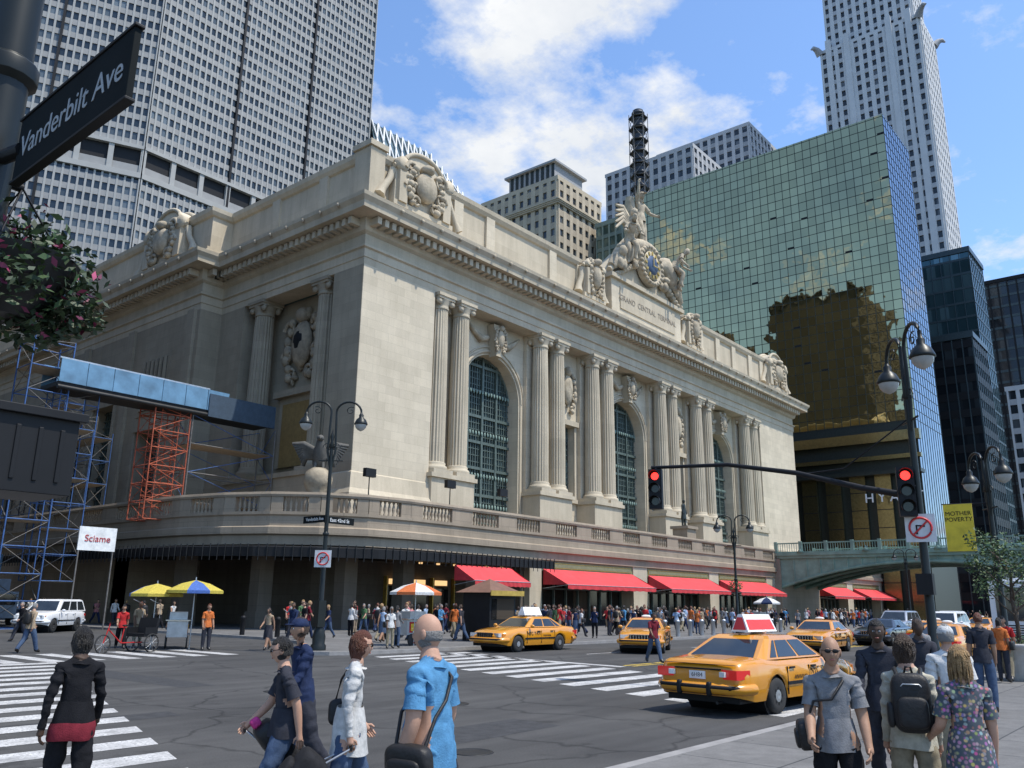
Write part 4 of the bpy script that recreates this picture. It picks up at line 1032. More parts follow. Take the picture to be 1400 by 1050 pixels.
tmpl=[]
posesT=[(WALK,0,'short','short',None),(WALK2,0,'short','long',None),(dict(STAND,fem=1),1,'long','short',None),(dict(WALK,fem=1),1,'bob','none',.5),
        (dict(legs=(30,10,-22,26),arms=(-30,30,8,28,50,8),lean=6),0,'short','short',None),(STAND,0,'short','short',None),(dict(legs=(2,2,4,8),arms=(30,95,8,10,60,8),lean=2,fem=1),1,'pony','long',None),(dict(WALK2,fem=1),1,'long','short',None)]
for i,(po,fm,h_,sl,sk_) in enumerate(posesT):
    mb=MB(); person(mb,Matrix.Identity(4),1.66 if fm else 1.76,po,(SK[0],C_['white'],C_['jean'],SHOE,HR[0]),1,hair=h_,sleeve=sl,skirt=sk_)
    if i in (1,4): mb.rbox((.0,-.2,1.22),(.3,.2,.42),LEATH,None,.5,12,8)
    if i in (2,7): mb.rbox((.27,0,.98),(.12,.3,.25),LEATH,None,.5,12,8)
    o=mb.build('t',recalc=False); tmpl.append(o.data); D.objects.remove(o)
tops=['white','white','grey','navy','black','black','blue','lblue','red','green','tan','charcoal','pink','maroon','orange','white','grey','black']; bots=['jean','black','khaki','charcoal','navy','jean','tan','black']
RC=random.Random(5)
def crowd(x,y,az=None,z=SW,top=None,bot=None,t=None,sk=None):
    k=RC.randrange(len(tmpl)) if t is None else t
    o=D.objects.new('pedestrian',tmpl[k]); COL.objects.link(o)
    az=RC.uniform(0,360) if az is None else az
    s_=RC.uniform(.95,1.05)
    o.matrix_world=Matrix.Translation((x,y,z))@Matrix.Rotation(rad(az-90),4,'Z')@Matrix.Scale(s_,4)
    new=[SK[sk if sk is not None else RC.choice((0,0,1,1,2,3))],C_[top or RC.choice(tops)],C_[bot or RC.choice(bots)],SHOE,HR[RC.choice((0,0,1,1,2,3,4))]]
    for i,sl in enumerate(o.material_slots):
        if i<5: sl.link='OBJECT'; sl.material=new[i]
    return o
for i in range(70): crowd(RC.uniform(26,47),RC.uniform(27.3,42),RC.choice((0,180,90,270))+RC.uniform(-25,25))
for i in range(140): crowd(RC.uniform(44,104),RC.uniform(27.3,42.5),RC.choice((0,180,180,0,270))+RC.uniform(-25,25))
for i in range(26): crowd(RC.uniform(100,190),RC.uniform(28,42),RC.choice((0,180)))
for i in range(10): crowd(RC.uniform(27.2,29.8),RC.uniform(44,80),RC.choice((90,270))+RC.uniform(-15,15))
for a in ((17.0,34.4,250,'red','black',0),(19.2,31.8,265,'orange','charcoal',5),(12.6,36.0,200,'white','jean',3),(11.6,35.0,190,'white','khaki',4),(13.4,34,20,'tan','jean',1),(16.5,43,200,'black','charcoal',1),(18.6,36.2,270,'tan','khaki',5),
          (21.4,30.8,200,'tan','charcoal',3),(22.6,30.8,200,'navy','charcoal',1),(24.4,26.7,250,'white','khaki',2),(24.9,26.9,30,'grey','jean',6),(11.0,33,200,'white','khaki',0)):
    crowd(a[0],a[1],a[2],0 if a[0]<21.5 else SW,a[3],a[4],a[5])
crowd(27.5,16.2,240,0,'maroon','jean',0,2); crowd(13.6,3.6,200,SW,'charcoal','charcoal',1); crowd(16.6,4.4,190,SW,'grey','khaki',2); crowd(18.5,3.8,20,SW,'charcoal','jean',5)
for i in range(7): crowd(RC.uniform(22,40),RC.uniform(2,5.2),RC.choice((0,180)))

# ------------------------------------------------------------------ statuary
mb=MB(); ST=(SCULPT,)*5
def fig(x,y,z,az,H,p,tilt=0,roll=0,**kw):
    M=Matrix.Translation((x,y,z))@Matrix.Rotation(rad(az-90),4,'Z')@Matrix.Rotation(rad(roll),4,'Y')@Matrix.Rotation(rad(tilt),4,'X')
    person(mb,M,H,p,ST,1,**kw)
cy=49.3
fig(C0-.3,cy+.3,44.0,265,7.8,dict(legs=(5,2,20,30),arms=(20,40,35,150,20,20),lean=4),hair='short',hat=SCULPT)
mb.path([(C0-1.8,cy+.8,51),(C0-1.2,cy+1.2,48),(C0-.4,cy+1.1,45.5),(C0+1.4,cy+1.0,44.3)],[.5,1.0,1.1,.8],SCULPT,8)
fig(C0-4.3,cy+.2,40.6,235,6.4,dict(legs=(78,70,60,50),arms=(20,60,25,40,50,25),lean=12,float=1),tilt=-28)
fig(C0+4.3,cy+.2,40.4,300,6.4,dict(legs=(70,60,80,70),arms=(30,60,25,20,50,25),lean=12,float=1),tilt=-28,hair='long')
for sx in (-1,1):
    mb.path([(C0+sx*2.6,cy,43.0),(C0+sx*3.8,cy-.2,43.4),(C0+sx*5.2,cy-.3,42.0),(C0+sx*6.8,cy-.3,40.6),(C0+sx*8,cy-.3,39.5)],[1.0,1.3,1.3,.9,.5],SCULPT,9)
    for k in range(12): mb.ell((C0+sx*RC.uniform(2.4,7),cy-RC.uniform(.2,1.2),RC.uniform(40,43)),(RC.uniform(.3,.7),RC.uniform(.3,.6),RC.uniform(.3,.8)),SCULPT,7,5)
mb.ell((C0,cy,44.2),(3.0,1.1,1.2),SCULPT,14,8)
mb.ell((C0-2.2,cy+.2,46.6),(.9,.8,1.5),SCULPT,10,7); mb.ell((C0-2.6,cy-.3,48.3),(.45,.5,.5),SCULPT,8,6)
for s_,e in ((-1,3.4),(1,2.2)):
    for k in range(5): mb.path([(C0-2.2+s_*.5,cy+.4,47.2-k*.25),(C0-2.2+s_*e*.6,cy+.5,48.6-k*.45),(C0-2.2+s_*e,cy+.5,48.4-k*.75)],[.4,.38,.14],SCULPT,5)
mb.build('clock_sculpture_group')
mb=MB(); ex,ey=37.3,49.2; EG=mk('weathered_eagle',(.08,.075,.065),.7,var=.3,bump=.5)
mb.lathe([(1.0,7.5),(1.0,8.8),(.8,9.0),(.6,9.4),(.95,9.9),(1.05,10.4),(.9,10.9),(.5,11.2)],(ex,ey,0),SCW,16)
Mv=Matrix.Rotation(rad(50),3,'Z')
def ep(a,b,c): q=Mv@V((-b,a,0)); return (ex+q.x,ey+q.y,11.2+c)
mb.path([ep(0,-.6,-.4),ep(0,-.3,.3),ep(0,0,1.0),ep(0,.3,1.6),ep(0,.5,1.95)],[.25,.5,.55,.35,.25],EG,10)
mb.ell(ep(0,.62,2.1),(.26,.26,.24),EG,10,8); mb.path([ep(0,.8,2.1),ep(0,.98,2.05),ep(0,1.02,1.9)],[.12,.08,.02],EG,6)
for s_ in (-1,1):
    for k in range(9):
        t=k/8
        mb.path([ep(s_*.35,0,1.3-t*.5),ep(s_*(1.0+.2*(1-t)),-.1,1.75-t*1.0),ep(s_*(2.0-t*.9),-.25,1.75-t*1.6)],[.24,.24,.13],EG,5)
    mb.path([ep(s_*.25,.1,.4),ep(s_*.3,.25,-.1)],[.16,.1],EG,6)
mb.build('eagle_statue')
mb=MB(); BZ=mk('dark_bronze',(.04,.045,.04),.4,.6)
mb.box((84.0,44.9,7.5),(86.0,46.7,10.2),GRANITE); mb.box((83.8,44.7,10.2),(86.2,46.9,10.5),GRANITE)
person(mb,PM(85,45.8,270,10.5),2.9,dict(STAND),(BZ,)*5,1,sleeve='long',skirt=.5); mb.build('bronze_statue')

# ------------------------------------------------------------------ vehicles
def wheel(mb,x,y,r,w,s,rim=CHROME):
    mb.lathe([(r*.62,-w/2),(r*.93,-w/2),(r,-w*.3),(r,w*.3),(r*.93,w/2),(r*.62,w/2)],(x,y,r),RUBBER,24,axis='y')
    yo=s*w*.42
    mb.lathe([(.02,yo+s*.02),(r*.2,yo+s*.03),(r*.5,yo),(r*.66,yo+s*.015),(r*.66,-yo*.2)],(x,y,r),rim,20,axis='y')
    for k in range(8):
        a=k*pi/4; mb.cbox((x+r*.42*cos(a),y+yo+s*.012,r+r*.42*sin(a)),(r*.13,.02,r*.13),BLACK)
def interp(tab,x):
    if x<=tab[0][0]: return tab[0][1]
    for (a,b),(c,d) in zip(tab,tab[1:]):
        if x<=c: return b+(d-b)*(x-a)/(c-a)
    return tab[-1][1]
def car(name,x,y,az,paint,kind='sedan',taxi=False,ad=None,z=0):
    mb=MB(); M=Matrix.Translation((x,y,z))@Matrix.Rotation(rad(az),4,'Z'); T=lambda q:M@V(q); mb.T=T
    if kind=='sedan':
        L=5.35; hw=.97; xf,xr=1.58,-1.34; rw=.335
        ZT=[(-2.67,.80),(-2.63,.93),(-2.5,.99),(-1.75,1.035),(-1.2,1.0),(.95,1.0),(1.6,.955),(2.25,.87),(2.55,.78),(2.67,.66)]
        GB=(.98,-1.85,.885,1.0); GR=(.30,-1.12,.66,1.37); GT=(.15,-.98,.56,1.43)
    else:
        L=5.1; hw=1.0; xf,xr=1.5,-1.45; rw=.38
        ZT=[(-2.55,1.0),(-2.5,1.18),(-1.2,1.2),(.95,1.2),(1.6,1.15),(2.25,1.08),(2.48,.98),(2.55,.85)]
        GB=(1.15,-2.5,.93,1.18); GR=(.45,-2.33,.76,1.78); GT=(.30,-2.2,.68,1.85)
    xs=[-L/2+L*i/90 for i in range(91)]
    WT=[(-L/2,.78),(-L/2+.06,.86),(-L/2+.25,.92),(-L/2+.6,.96),(0,.975),(L/2-.7,.96),(L/2-.3,.90),(L/2-.1,.80),(L/2,.66)]
    k_=hw/.97; dz=.0 if kind=='sedan' else .12
    rows=[]
    for xx in xs:
        w=interp(WT,xx)*k_; zt=interp(ZT,xx); zb=.27+dz if abs(xx)<L/2-.5 else .27+dz+.1*(abs(xx)-(L/2-.5))/.5
        for xw in (xf,xr):
            q=(rw+.075)**2-(xx-xw)**2
            if q>0: zb=max(zb,rw-.02+math.sqrt(q))
        z1=max(zb+.008,.46+dz); z2=max(zb+.016,min(.72+dz,zt-.16)); z3=max(zt-.13,z2+.01)
        rows.append([(w*.95,zb),(w*.995,z1),(w*1.0,z2),(w*.975,z3),(w*.93,max(zt-.035,z3+.005)),(w*.82,zt),(w*.4,zt+.02),(0,zt+.025)])
    vs=[];m=15
    for xx,r in zip(xs,rows):
        full=[(xx,-a,b) for a,b in r]+[(xx,a,b) for a,b in reversed(r[:-1])]; vs+=full
    fs=[(i*m+j,i*m+j+1,(i+1)*m+j+1,(i+1)*m+j) for i in range(len(xs)-1) for j in range(m-1)]
    mb.add(vs,fs,paint,True); mb.add(vs[:m],[tuple(range(m))],paint); mb.add(vs[-m:],[tuple(range(m))],paint)
    mb.box((-L/2+.15,-hw*.80,.24+dz),(L/2-.15,hw*.80,.50+dz),BLACK)
    for xw in (xf,xr): mb.lathe([(rw+.07,-hw*.88),(rw+.07,hw*.88)],(xw,0,rw-.02),BLACK,20,axis='y')
    lv=[GB,GR,GT]; vs=[]
    for f_,r_,w_,z_ in lv:
        vs+=[(f_,-w_*.93,z_),(f_-.10 if z_>1.1 else f_-.22,-w_,z_),(r_+.10 if z_>1.1 else r_+.25,-w_,z_),(r_,-w_*.9,z_),(r_,w_*.9,z_),(r_+.10 if z_>1.1 else r_+.25,w_,z_),(f_-.10 if z_>1.1 else f_-.22,w_,z_),(f_,w_*.93,z_)]
    fs=[(k*8+i,k*8+(i+1)%8,(k+1)*8+(i+1)%8,(k+1)*8+i) for k in range(2) for i in range(8)]
    mb.add(vs,fs,paint)
    cz=GT[3]+.025; mb.add(vs[16:24]+[((GT[0]+GT[1])/2,0,cz)],[(i,(i+1)%8,8) for i in range(8)],paint,True)
    def lp(a,b,t): return V(a)+(V(b)-V(a))*t
    def quad(bl,br,tr,tl,u0,u1,t0,t1,n,mat):
        f=lambda u,t: lp(lp(bl,br,u),lp(tl,tr,u),t)+V(n)*.008
        mb.add([f(u0[0],t0),f(u1[0],t0),f(u1[1],t1),f(u0[1],t1)],[(0,1,2,3)],mat)
    B,Rr=vs[0:8],vs[8:16]
    quad(B[7],B[0],Rr[0],Rr[7],(.03,.05),(.97,.95),.05,.96,(.7,0,.7),CGLASS)
    quad(B[3],B[4],Rr[4],Rr[3],(.05,.08),(.95,.92),.10,.94,(-.7,0,.7),CGLASS)
    for (i,j) in ((1,2),(6,5)):
        n=(0,-1 if i==1 else 1,.3)
        if kind=='sedan': segs_=[((.03,.05),(.40,.43)),((.44,.47),(.80,.84)),((.83,.87),(.95,.93))]
        else: segs_=[((.03,.05),(.34,.36)),((.38,.40),(.66,.67)),((.70,.71),(.96,.95))]
        for u0,u1 in segs_: quad(B[i],B[j],Rr[j],Rr[i],u0,u1,.10,.93,n,CGLASS)
    for xw in (xf,xr):
        for s_ in (-1,1): wheel(mb,xw,s_*hw*.875,rw,.21,s_,CHROME if not taxi else ALU)
    zB=.50+dz
    for s_,xe in ((1,L/2),(-1,-L/2)):
        pts=[(xe-s_*.45,-hw*.955,zB),(xe-s_*.12,-hw*.90,zB),(xe+s_*.05,-hw*.72,zB),(xe+s_*.09,0,zB),(xe+s_*.05,hw*.72,zB),(xe-s_*.12,hw*.90,zB),(xe-s_*.45,hw*.955,zB)]
        mb.path(pts,.105,paint,8); mb.path([(a+s_*.07 if abs(b)<hw*.8 else a,b*1.045,c+.03) for a,b,c in pts],.045,BLACK,6)
    if taxi:
        for yy in (-.32,.32): mb.rbox((-L/2-.15,yy,.50),(.10,.10,.26),BLACK,None,.5,10,8)
    hz_=.70+dz*1.7
    xe=L/2
    mb.box((xe-.06,-.42,hz_-.10),(xe+.035,.42,hz_+.07),BLACK); 
    for k in range(7): mb.box((xe+.035,-.38+k*.12,hz_-.09),(xe+.045,-.36+k*.12,hz_+.06),CHROME)
    mb.box((xe-.02,-.44,hz_+.07),(xe+.045,.44,hz_+.095),CHROME)
    AMB=mk('amber',(.6,.2,.02),.2)
    for s_ in (-1,1):
        mb.cbox((xe-.09,s_*.64,hz_),(.14,.36,.15),HEADL,Matrix.Rotation(-s_*.32,3,'Z')); mb.cbox((xe-.25,s_*.845,hz_),(.16,.06,.12),AMB,Matrix.Rotation(-s_*.3,3,'Z'))
        mb.cbox((-xe+.03,s_*.68,.76+dz*1.6),(.12,.40,.17),REDL,Matrix.Rotation(s_*.22,3,'Z')); mb.cbox((-xe+.20,s_*.875*k_,.76+dz*1.6),(.26,.05,.16),REDL,Matrix.Rotation(s_*.2,3,'Z'))
        mb.cbox((-xe+.00,s_*.56,.76+dz*1.6),(.13,.12,.09),WHITE,Matrix.Rotation(s_*.15,3,'Z'))
        mb.box((-.95,s_*hw-.02,.52+dz),(1.15,s_*hw+.018,.58+dz),BLACK)
        for xd in (1.02,.02,-.93): mb.box((xd-.007,s_*hw*.996-.01,.34+dz),(xd+.007,s_*hw*.996+.0125,.86+dz*1.7),BLACK)
        for xd in (.12,-.83): mb.box((xd,s_*hw*.99,.82+dz*1.5),(xd+.2,s_*hw*.99+s_*.03,.855+dz*1.5),BLACK if taxi else paint)
        mb.ell((.78,s_*(hw+.08),1.05+dz*1.5),(.07,.11,.075),paint,10,8); 
    mb.box((-xe-.035,-.17,.66+dz),(-xe+.03,.17,.80+dz),WHITE); mb.box((-xe-.03,-.5,.83+dz),(-xe+.05,.5,.855+dz),BLACK)
    mb.box((-xe+.0,-.80,.925+dz*1.5),(-xe+.045,.80,.932+dz*1.5),BLACK)
    mb.box((xe+.10,-.15,.43+dz),(xe+.115,.15,.56+dz),WHITE)
    mb.tube((-xe+.3,-.4,.25),(-xe-.02,-.4,.25),.03,.03,IRON,8)
    if taxi:
        mb.ell((-.25 if ad else -.2,0,1.50),(.09,.22,.07),WHITE,10,6)
        if ad:
            mb.add([(-1.0,-.20,1.49),(.25,-.20,1.49),(.25,.20,1.49),(-1.0,.20,1.49),(-.95,-.05,1.84),(.2,-.05,1.84),(.2,.05,1.84),(-.95,.05,1.84)],[(0,3,2,1),(4,5,6,7),(0,1,5,4),(1,2,6,5),(2,3,7,6),(3,0,4,7)],WHITE)
            for s_ in (-1,1):
                f=lambda u,t:(u,s_*(.205-.15*t),1.49+.35*t)
                mb.add([f(-.93,.12),f(.18,.12),f(.15,.7),f(-.9,.7)],[(0,1,2,3)],ad)
            mb.add([(-1.01,-.15,1.53),(-1.01,.15,1.53),(-.975,.06,1.78),(-.975,-.06,1.78)],[(0,1,2,3)],ad)
        for s_ in (-1,1):
            for k in range(16):
                for j in range(2):
                    if (k+j)%2==0: mb.box((-.85+k*.035+.2,s_*hw-.005,.62+j*.035),(-.815+k*.035+.2,s_*hw+.006*s_+ .0,.655+j*.035),BLACK)
    mb.T=None
    o=mb.build(name,recalc=True)
    if taxi:
        for s_ in (-1,1):
            c=V((.55,s_*(hw+.004),.74)); X=V((1,0,0)) if s_<0 else V((-1,0,0))
            text('door_lettering','NYC TAXI',.21,M@c,(M.to_3x3()@X,(0,0,1)),BLACK,o,.003)
        text('plate_lettering','6H84',.11,M@V((-xe-.037,0,.73)),(M.to_3x3()@V((0,-1,0)),(0,0,1)),DARKP,o,.001)
    return o
car('taxi_cab',18.0,7.9,-4,YEL,taxi=True,ad=AWN)
car('taxi_cab',30.3,24.4,180,YEL,taxi=True,ad=WHITEP)
car('taxi_cab',34.3,20.6,205,YEL,taxi=True)
car('taxi_cab',41.0,15.2,185,YEL,taxi=True)
car('taxi_cab',47.5,11.6,0,YEL,taxi=True)
car('taxi_cab',38.5,9.0,0,YEL,taxi=True)
car('parked_car',52,15.6,180,DARKP)
car('parked_car',64,18.2,180,SILV,'suv')
car('parked_car',60,14.2,180,WHITEP,'suv')
car('parked_car',82,19,180,WHITEP,'suv'); car('taxi_cab',72,14.6,180,YEL,taxi=True)
car('sport_utility_vehicle',22.3,54,222,WHITEP,'suv')
mb=MB(); bx,by=47.0,6.5
mb.box((bx,by,.35),(bx+11.5,by+2.55,3.35),WHITEP); mb.box((bx+.4,by+.2,3.35),(bx+11,by+2.35,3.5),WHITEP)
mb.box((bx-.02,by+.25,1.5),(bx,by+2.3,3.05),CGLASS); mb.box((bx+.5,by+2.55,1.5),(bx+11,by+2.57,2.8),CGLASS); mb.box((bx+.5,by-.02,1.5),(bx+11,by,2.8),CGLASS)
for k in range(8): mb.box((bx+.45+k*1.4,by-.03,1.5),(bx+.53+k*1.4,by+2.58,2.8),WHITEP)
mb.box((bx-.05,by+.1,.4),(bx,by+2.45,.62),BLACK)
for yy in (.12,2.2): mb.box((bx-.04,by+yy,.8),(bx,by+yy+.22,1.35),REDL)
for k in range(6): mb.box((bx-.03,by+.6,.72+k*.11),(bx,by+1.95,.77+k*.11),BLACK)
for xx in (2.2,8.8):
    for yy,s_ in ((.1,-1),(2.45,1)): wheel(mb,bx+xx,by+yy,.48,.28,s_,ALU)
mb.build('coach_bus',bevel=.05)
mb=MB(); tx0=22.6; ty0=66; TRK=mk('grey_blue_truck',(.16,.2,.25),.5)
mb.box((tx0,ty0+2,.7),(tx0+2.4,ty0+8,3.2),TRK); mb.box((tx0+.1,ty0,.5),(tx0+2.3,ty0+1.9,2.3),TRK); mb.box((tx0+.25,ty0-.05,1.4),(tx0+2.15,ty0,2.15),CGLASS)
for yy in (ty0+.9,ty0+6.5):
    for xx in (tx0+.15,tx0+2.25): mb.lathe([(.2,-.12),(.42,-.12),(.42,.12),(.2,.12)],(xx,yy,.42),RUBBER,16,axis='x')
mb.build('box_truck',bevel=.04)

# ------------------------------------------------------------------ street furniture
GLOBE=mk('lamp_globe',(.35,.35,.33),.2)
def lum(mb,x,y,z):
    mb.lathe([(.03,.55),(.06,.45),(.10,.40),(.09,.30),(.20,.20),(.27,.05),(.28,0),(.25,-.02)],(x,y,z),BLACKG,16)
    mb.lathe([(.24,-.02),(.22,-.12),(.14,-.22),(.03,-.28)],(x,y,z),GLOBE,16)
def lamp(x,y,H,az=0,z=SW,arm=1.12):
    mb=MB(); hp=H*.80
    mb.lathe([(.30,0),(.30,.18),(.24,.25),(.26,.5),(.2,.75),(.13,.9),(.15,1.0),(.105,1.1),(.085,hp*.6),(.07,hp)],(x,y,z),BLACKG,16)
    mb.lathe([(.07,0),(.13,.05),(.13,.12),(.07,.2)],(x,y,z+hp*.55),BLACKG,12); mb.lathe([(.07,0),(.12,.05),(.05,.3),(.09,.5),(.05,.62),(.0,.85)],(x,y,z+hp),BLACKG,12)
    c,s_=cos(rad(az)),sin(rad(az))
    for k in (-1,1):
        P=lambda u,w:(x+k*u*c,y+k*u*s_,z+w)
        r=arm/2; pts=[P(.04,hp-.75),P(.16,hp-.1)]
        for i in range(13):
            a=pi-pi*i/12*1.0; pts.append(P(r+.06+ (r)*cos(a)*.92,H-r*.8+r*.8*sin(a)))
        mb.path(pts,[.045]*len(pts),BLACKG,8)
        lum(mb,*P(arm+.02,H-r*.8-.50))
        sp=[P(.16+.20*(1-i/16)*cos(i*.55),hp+.05+.20*(1-i/16)*sin(i*.55)) for i in range(14)]; mb.path(sp,.018,BLACKG,5)
        sp=[P(arm*.62+.2*(1-i/16)*cos(i*.55+1),H-.38+.18*(1-i/16)*sin(i*.55+1)) for i in range(14)]; mb.path(sp,.018,BLACKG,5)
    mb.tube((x-c*.5,y-s_*.5,z+hp-.5),(x+c*.5,y+s_*.5,z+hp-.5),.025,.025,BLACKG,6)
    return mb
SGNW=mk('sign_white',(.55,.55,.55),.5); SGNR=mk('sign_red',(.5,.02,.02),.4); SGNG=mk('sign_dark',(.007,.010,.011),.8,spec=.12)
def noturn(mb,x,y,z,nrm,sz=.38):
    n=V(nrm).normalized(); X=V((n.y,-n.x,0)); Y=V((0,0,1)); Mx=Matrix((X,n,Y)).transposed()
    mb.cbox(V((x,y,z)),(sz*2,.02,sz*2),SGNW,Mx)
    c=V((x,y,z))+n*.02
    pts=[c+X*(sz*.72*cos(a*pi/12))+Y*(sz*.72*sin(a*pi/12)) for a in range(25)]; mb.path(pts,sz*.08,SGNR,5)
    mb.path([c+X*(-sz*.5)+Y*sz*.5,c+X*sz*.5-Y*sz*.5],sz*.07,SGNR,5)
    c2=c-n*.005; mb.path([c2+X*sz*.25-Y*sz*.45,c2+X*sz*.25+Y*.05,c2-X*sz*.3+Y*sz*.12],sz*.07,BLACK,5)
mb=lamp(21.5,27.6,9.9,-50); lx,ly=21.5,27.6
noturn(mb,lx-.16,ly-.12,3.6,(-.8,-.6,0),.33)
mb.cbox((lx+.6,ly-.05,5.15),(1.5,.04,.28),SGNG); mb.cbox((lx-.05,ly+.7,5.2),(.04,1.5,.28),SGNG)
mb.box((lx-.25,ly-.2,1.0),(lx+.1,ly+.1,2.0),BLACKG)
lo=mb.build('street_lamp')
text('sign_text','East 42nd St',.2,(lx+.6,ly-.075,5.15),SOUTH,WHITE,lo,.002); text('sign_text','Vanderbilt Ave',.19,(lx-.075,ly+.7,5.2),WEST,WHITE,lo,.002)
R_=random.Random(3)
LEAF=[mk('leaf_dark',(.022,.042,.014),.6,var=.4,scale=5),mk('leaf_mid',(.045,.085,.025),.6,var=.4,scale=5),mk('leaf_light',(.09,.14,.04),.6,var=.3,scale=5)]
def leaves(mb,c,r,n,size,mats,R):
    for i in range(n):
        u=V((R.gauss(0,1),R.gauss(0,1),R.gauss(0,1))).normalized()*(R.random()**.45)
        p=V(c)+V((u.x*r[0],u.y*r[1],u.z*r[2])); a=V((R.gauss(0,1),R.gauss(0,1),R.gauss(0,.6))).normalized(); b=a.cross(V((R.gauss(0,1),R.gauss(0,1),R.gauss(0,1)))).normalized()
        s_=size*R.uniform(.6,1.3)
        mb.add([p-a*s_,p+b*s_*.45,p+a*s_,p-b*s_*.45],[(0,1,2,3)],R.choice(mats))
mb=lamp(57,26.8,8.2,-60); leaves(mb,(57,26.8,3.4),(.6,.6,.4),260,.08,LEAF,R_); mb.build('street_lamp')
mb=lamp(100,27,8.2,-60); mb.build('street_lamp')
mb=lamp(30.6,5.55,6.9,35)
yx,yy=30.3,5.9; YB=mk('yellow_banner',(.70,.50,.03),.6); mb.box((yx-.05,yy+.1,3.8),(yx-.02,yy+.95,5.3),YB); mb.tube((30.6,5.6,5.32),(yx,yy+1.0,5.32),.02,.02,BLACK,5)
bo=mb.build('street_lamp')
text('banner_text','MOTHER\nPOVERTY',.19,(yx-.06,yy+.52,4.9),WEST,BLACK,bo,.002)
def signal(mb,x,y,z,nrm,lit=0):
    n=V(nrm).normalized(); X=V((-n.y,n.x,0)); Mx=Matrix((X,n,V((0,0,1)))).transposed()
    c=V((x,y,z)); mb.cbox(c,(.36,.26,1.1),BLACK,Mx)
    for k in range(3):
        q=c+V((0,0,.35-.35*k))+n*.13
        vs=mb.ring(q+n*.01,n,.105,16); mb.add(vs,[tuple(range(16))],REDON if k==lit else LENSD)
        r1=mb.ring(q,n,.15,12); r2=mb.ring(q+n*.22,n,.15,12)
        mb.add(r1+r2,[(i,(i+1)%12,12+(i+1)%12,12+i) for i in range(12) if (r1[i].z+r1[(i+1)%12].z)/2>q.z-.08],BLACK)
mb=lamp(20.6,5.15,8.25,34); lx,ly=20.6,5.15
arm=[(lx,ly,4.45),(lx,ly+1.2,4.75),(lx,ly+2.8,5.25),(lx,ly+4.6,5.62),(lx,ly+6.9,5.75)]
mb.path(arm,[.085,.075,.065,.055,.045],BLACK,10); mb.path([(lx,ly,6.3),(lx,ly+1.6,5.25),(lx,ly+2.6,5.2)],.02,BLACK,5)
signal(mb,lx-.05,ly+6.75,5.12,(-1,-.35,0)); mb.tube((lx,ly+6.75,5.75),(lx-.05,ly+6.75,5.6),.04,.04,BLACK,6)
signal(mb,lx-.35,ly+.15,4.55,(-1,-.35,0)); mb.tube((lx,ly,4.7),(lx-.35,ly+.15,4.7),.03,.03,BLACK,6)
noturn(mb,lx-.17,ly-.02,3.75,(-1,-.3,0),.31)
mb.box((lx-.3,ly-.18,2.3),(lx-.1,ly+.16,2.75),BLACK); mb.build('traffic_light_mast')
mb=MB(); px_,py_=1.02,3.70
mb.lathe([(.22,0),(.22,.3),(.14,.6),(.10,1.2),(.095,3.0),(.09,6.5)],(px_,py_,SW),BLACKG,18)
for zz in (3.35,4.1): mb.lathe([(.09,0),(.125,.03),(.125,.1),(.09,.13)],(px_,py_,zz),BLACKG,14)
sx_=1.065
mb.box((sx_-.012,2.56,3.60),(sx_+.012,3.50,3.87),SGNG)
mb.box((sx_-.018,2.55,3.588),(sx_+.018,3.51,3.60),BLACK); mb.box((sx_-.018,2.55,3.87),(sx_+.018,3.51,3.882),BLACK); mb.tube((px_,py_,3.74),(sx_,3.48,3.74),.03,.03,BLACK,8)
mb.box((.95,2.99,2.33),(1.24,3.28,2.60),BLACK); mb.box((.94,2.97,2.585),(1.26,3.30,2.615),BLACK); mb.tube((px_,py_,2.45),(1.05,3.26,2.45),.03,.03,BLACK,8)
for k in range(4): mb.box((.97+k*.07,2.985,2.37),(.985+k*.07,2.99,2.55),BLACK)
np_=mb.build('street_sign_post',bevel=.005)
text('street_sign_text','Vanderbilt Ave',.142,(sx_-.014,3.03,3.73),WEST,mk('sign_letter_grey',(.30,.32,.33),.6),np_,.001)
mb=MB(); PK=mk('petunia',(.28,.03,.09),.6,var=.4,scale=9); PKD=mk('flower_dark',(.15,.02,.06),.6)
bc=V((1.16,3.70,3.35))
mb.lathe([(.10,-.25),(.22,-.1),(.27,0)],bc,IRON,14); mb.tube((px_,py_,3.68),(bc.x,bc.y,3.68),.02,.02,BLACK,6)
for a in range(3): mb.tube((bc.x,bc.y,3.68),(bc.x+.25*cos(a*2.1),bc.y+.25*sin(a*2.1),bc.z),.005,.005,BLACK,4)
for (dx,dy,dz_,rr) in ((0,0,.03,.28),(.15,-.1,-.05,.2),(-.15,.1,0,.25),(.24,-.08,-.18,.15),(-.1,-.18,-.12,.2),(-.3,.1,.05,.2),(.12,.0,-.24,.14),(.1,.1,.10,.18)):
    leaves(mb,bc+V((dx,dy,dz_)),(rr,rr,rr*.8),460,.024,[LEAF[0],LEAF[0],LEAF[0],LEAF[1]],R_); leaves(mb,bc+V((dx,dy,dz_)),(rr*1.1,rr*1.1,rr*.9),34,.022,[PK,PKD],R_)
mb.build('hanging_flower_basket',recalc=False)
mb=MB(); tx,ty=27.9,4.75
mb.lathe([(.38,0),(.42,.08),(.52,.5),(.68,.85),(.74,.9),(.74,.98),(.66,.98),(.6,.88)],(tx,ty,SW),mk('planter_concrete',(.5,.49,.46),.7,bump=.2),24); mb.build('concrete_planter')
mb=MB(); BARK=mk('bark',(.07,.05,.035),.9,bump=.8)
mb.path([(tx,ty,.9),(tx+.03,ty,1.6),(tx-.05,ty+.05,2.3),(tx,ty,3.0)],[.07,.055,.05,.035],BARK,8)
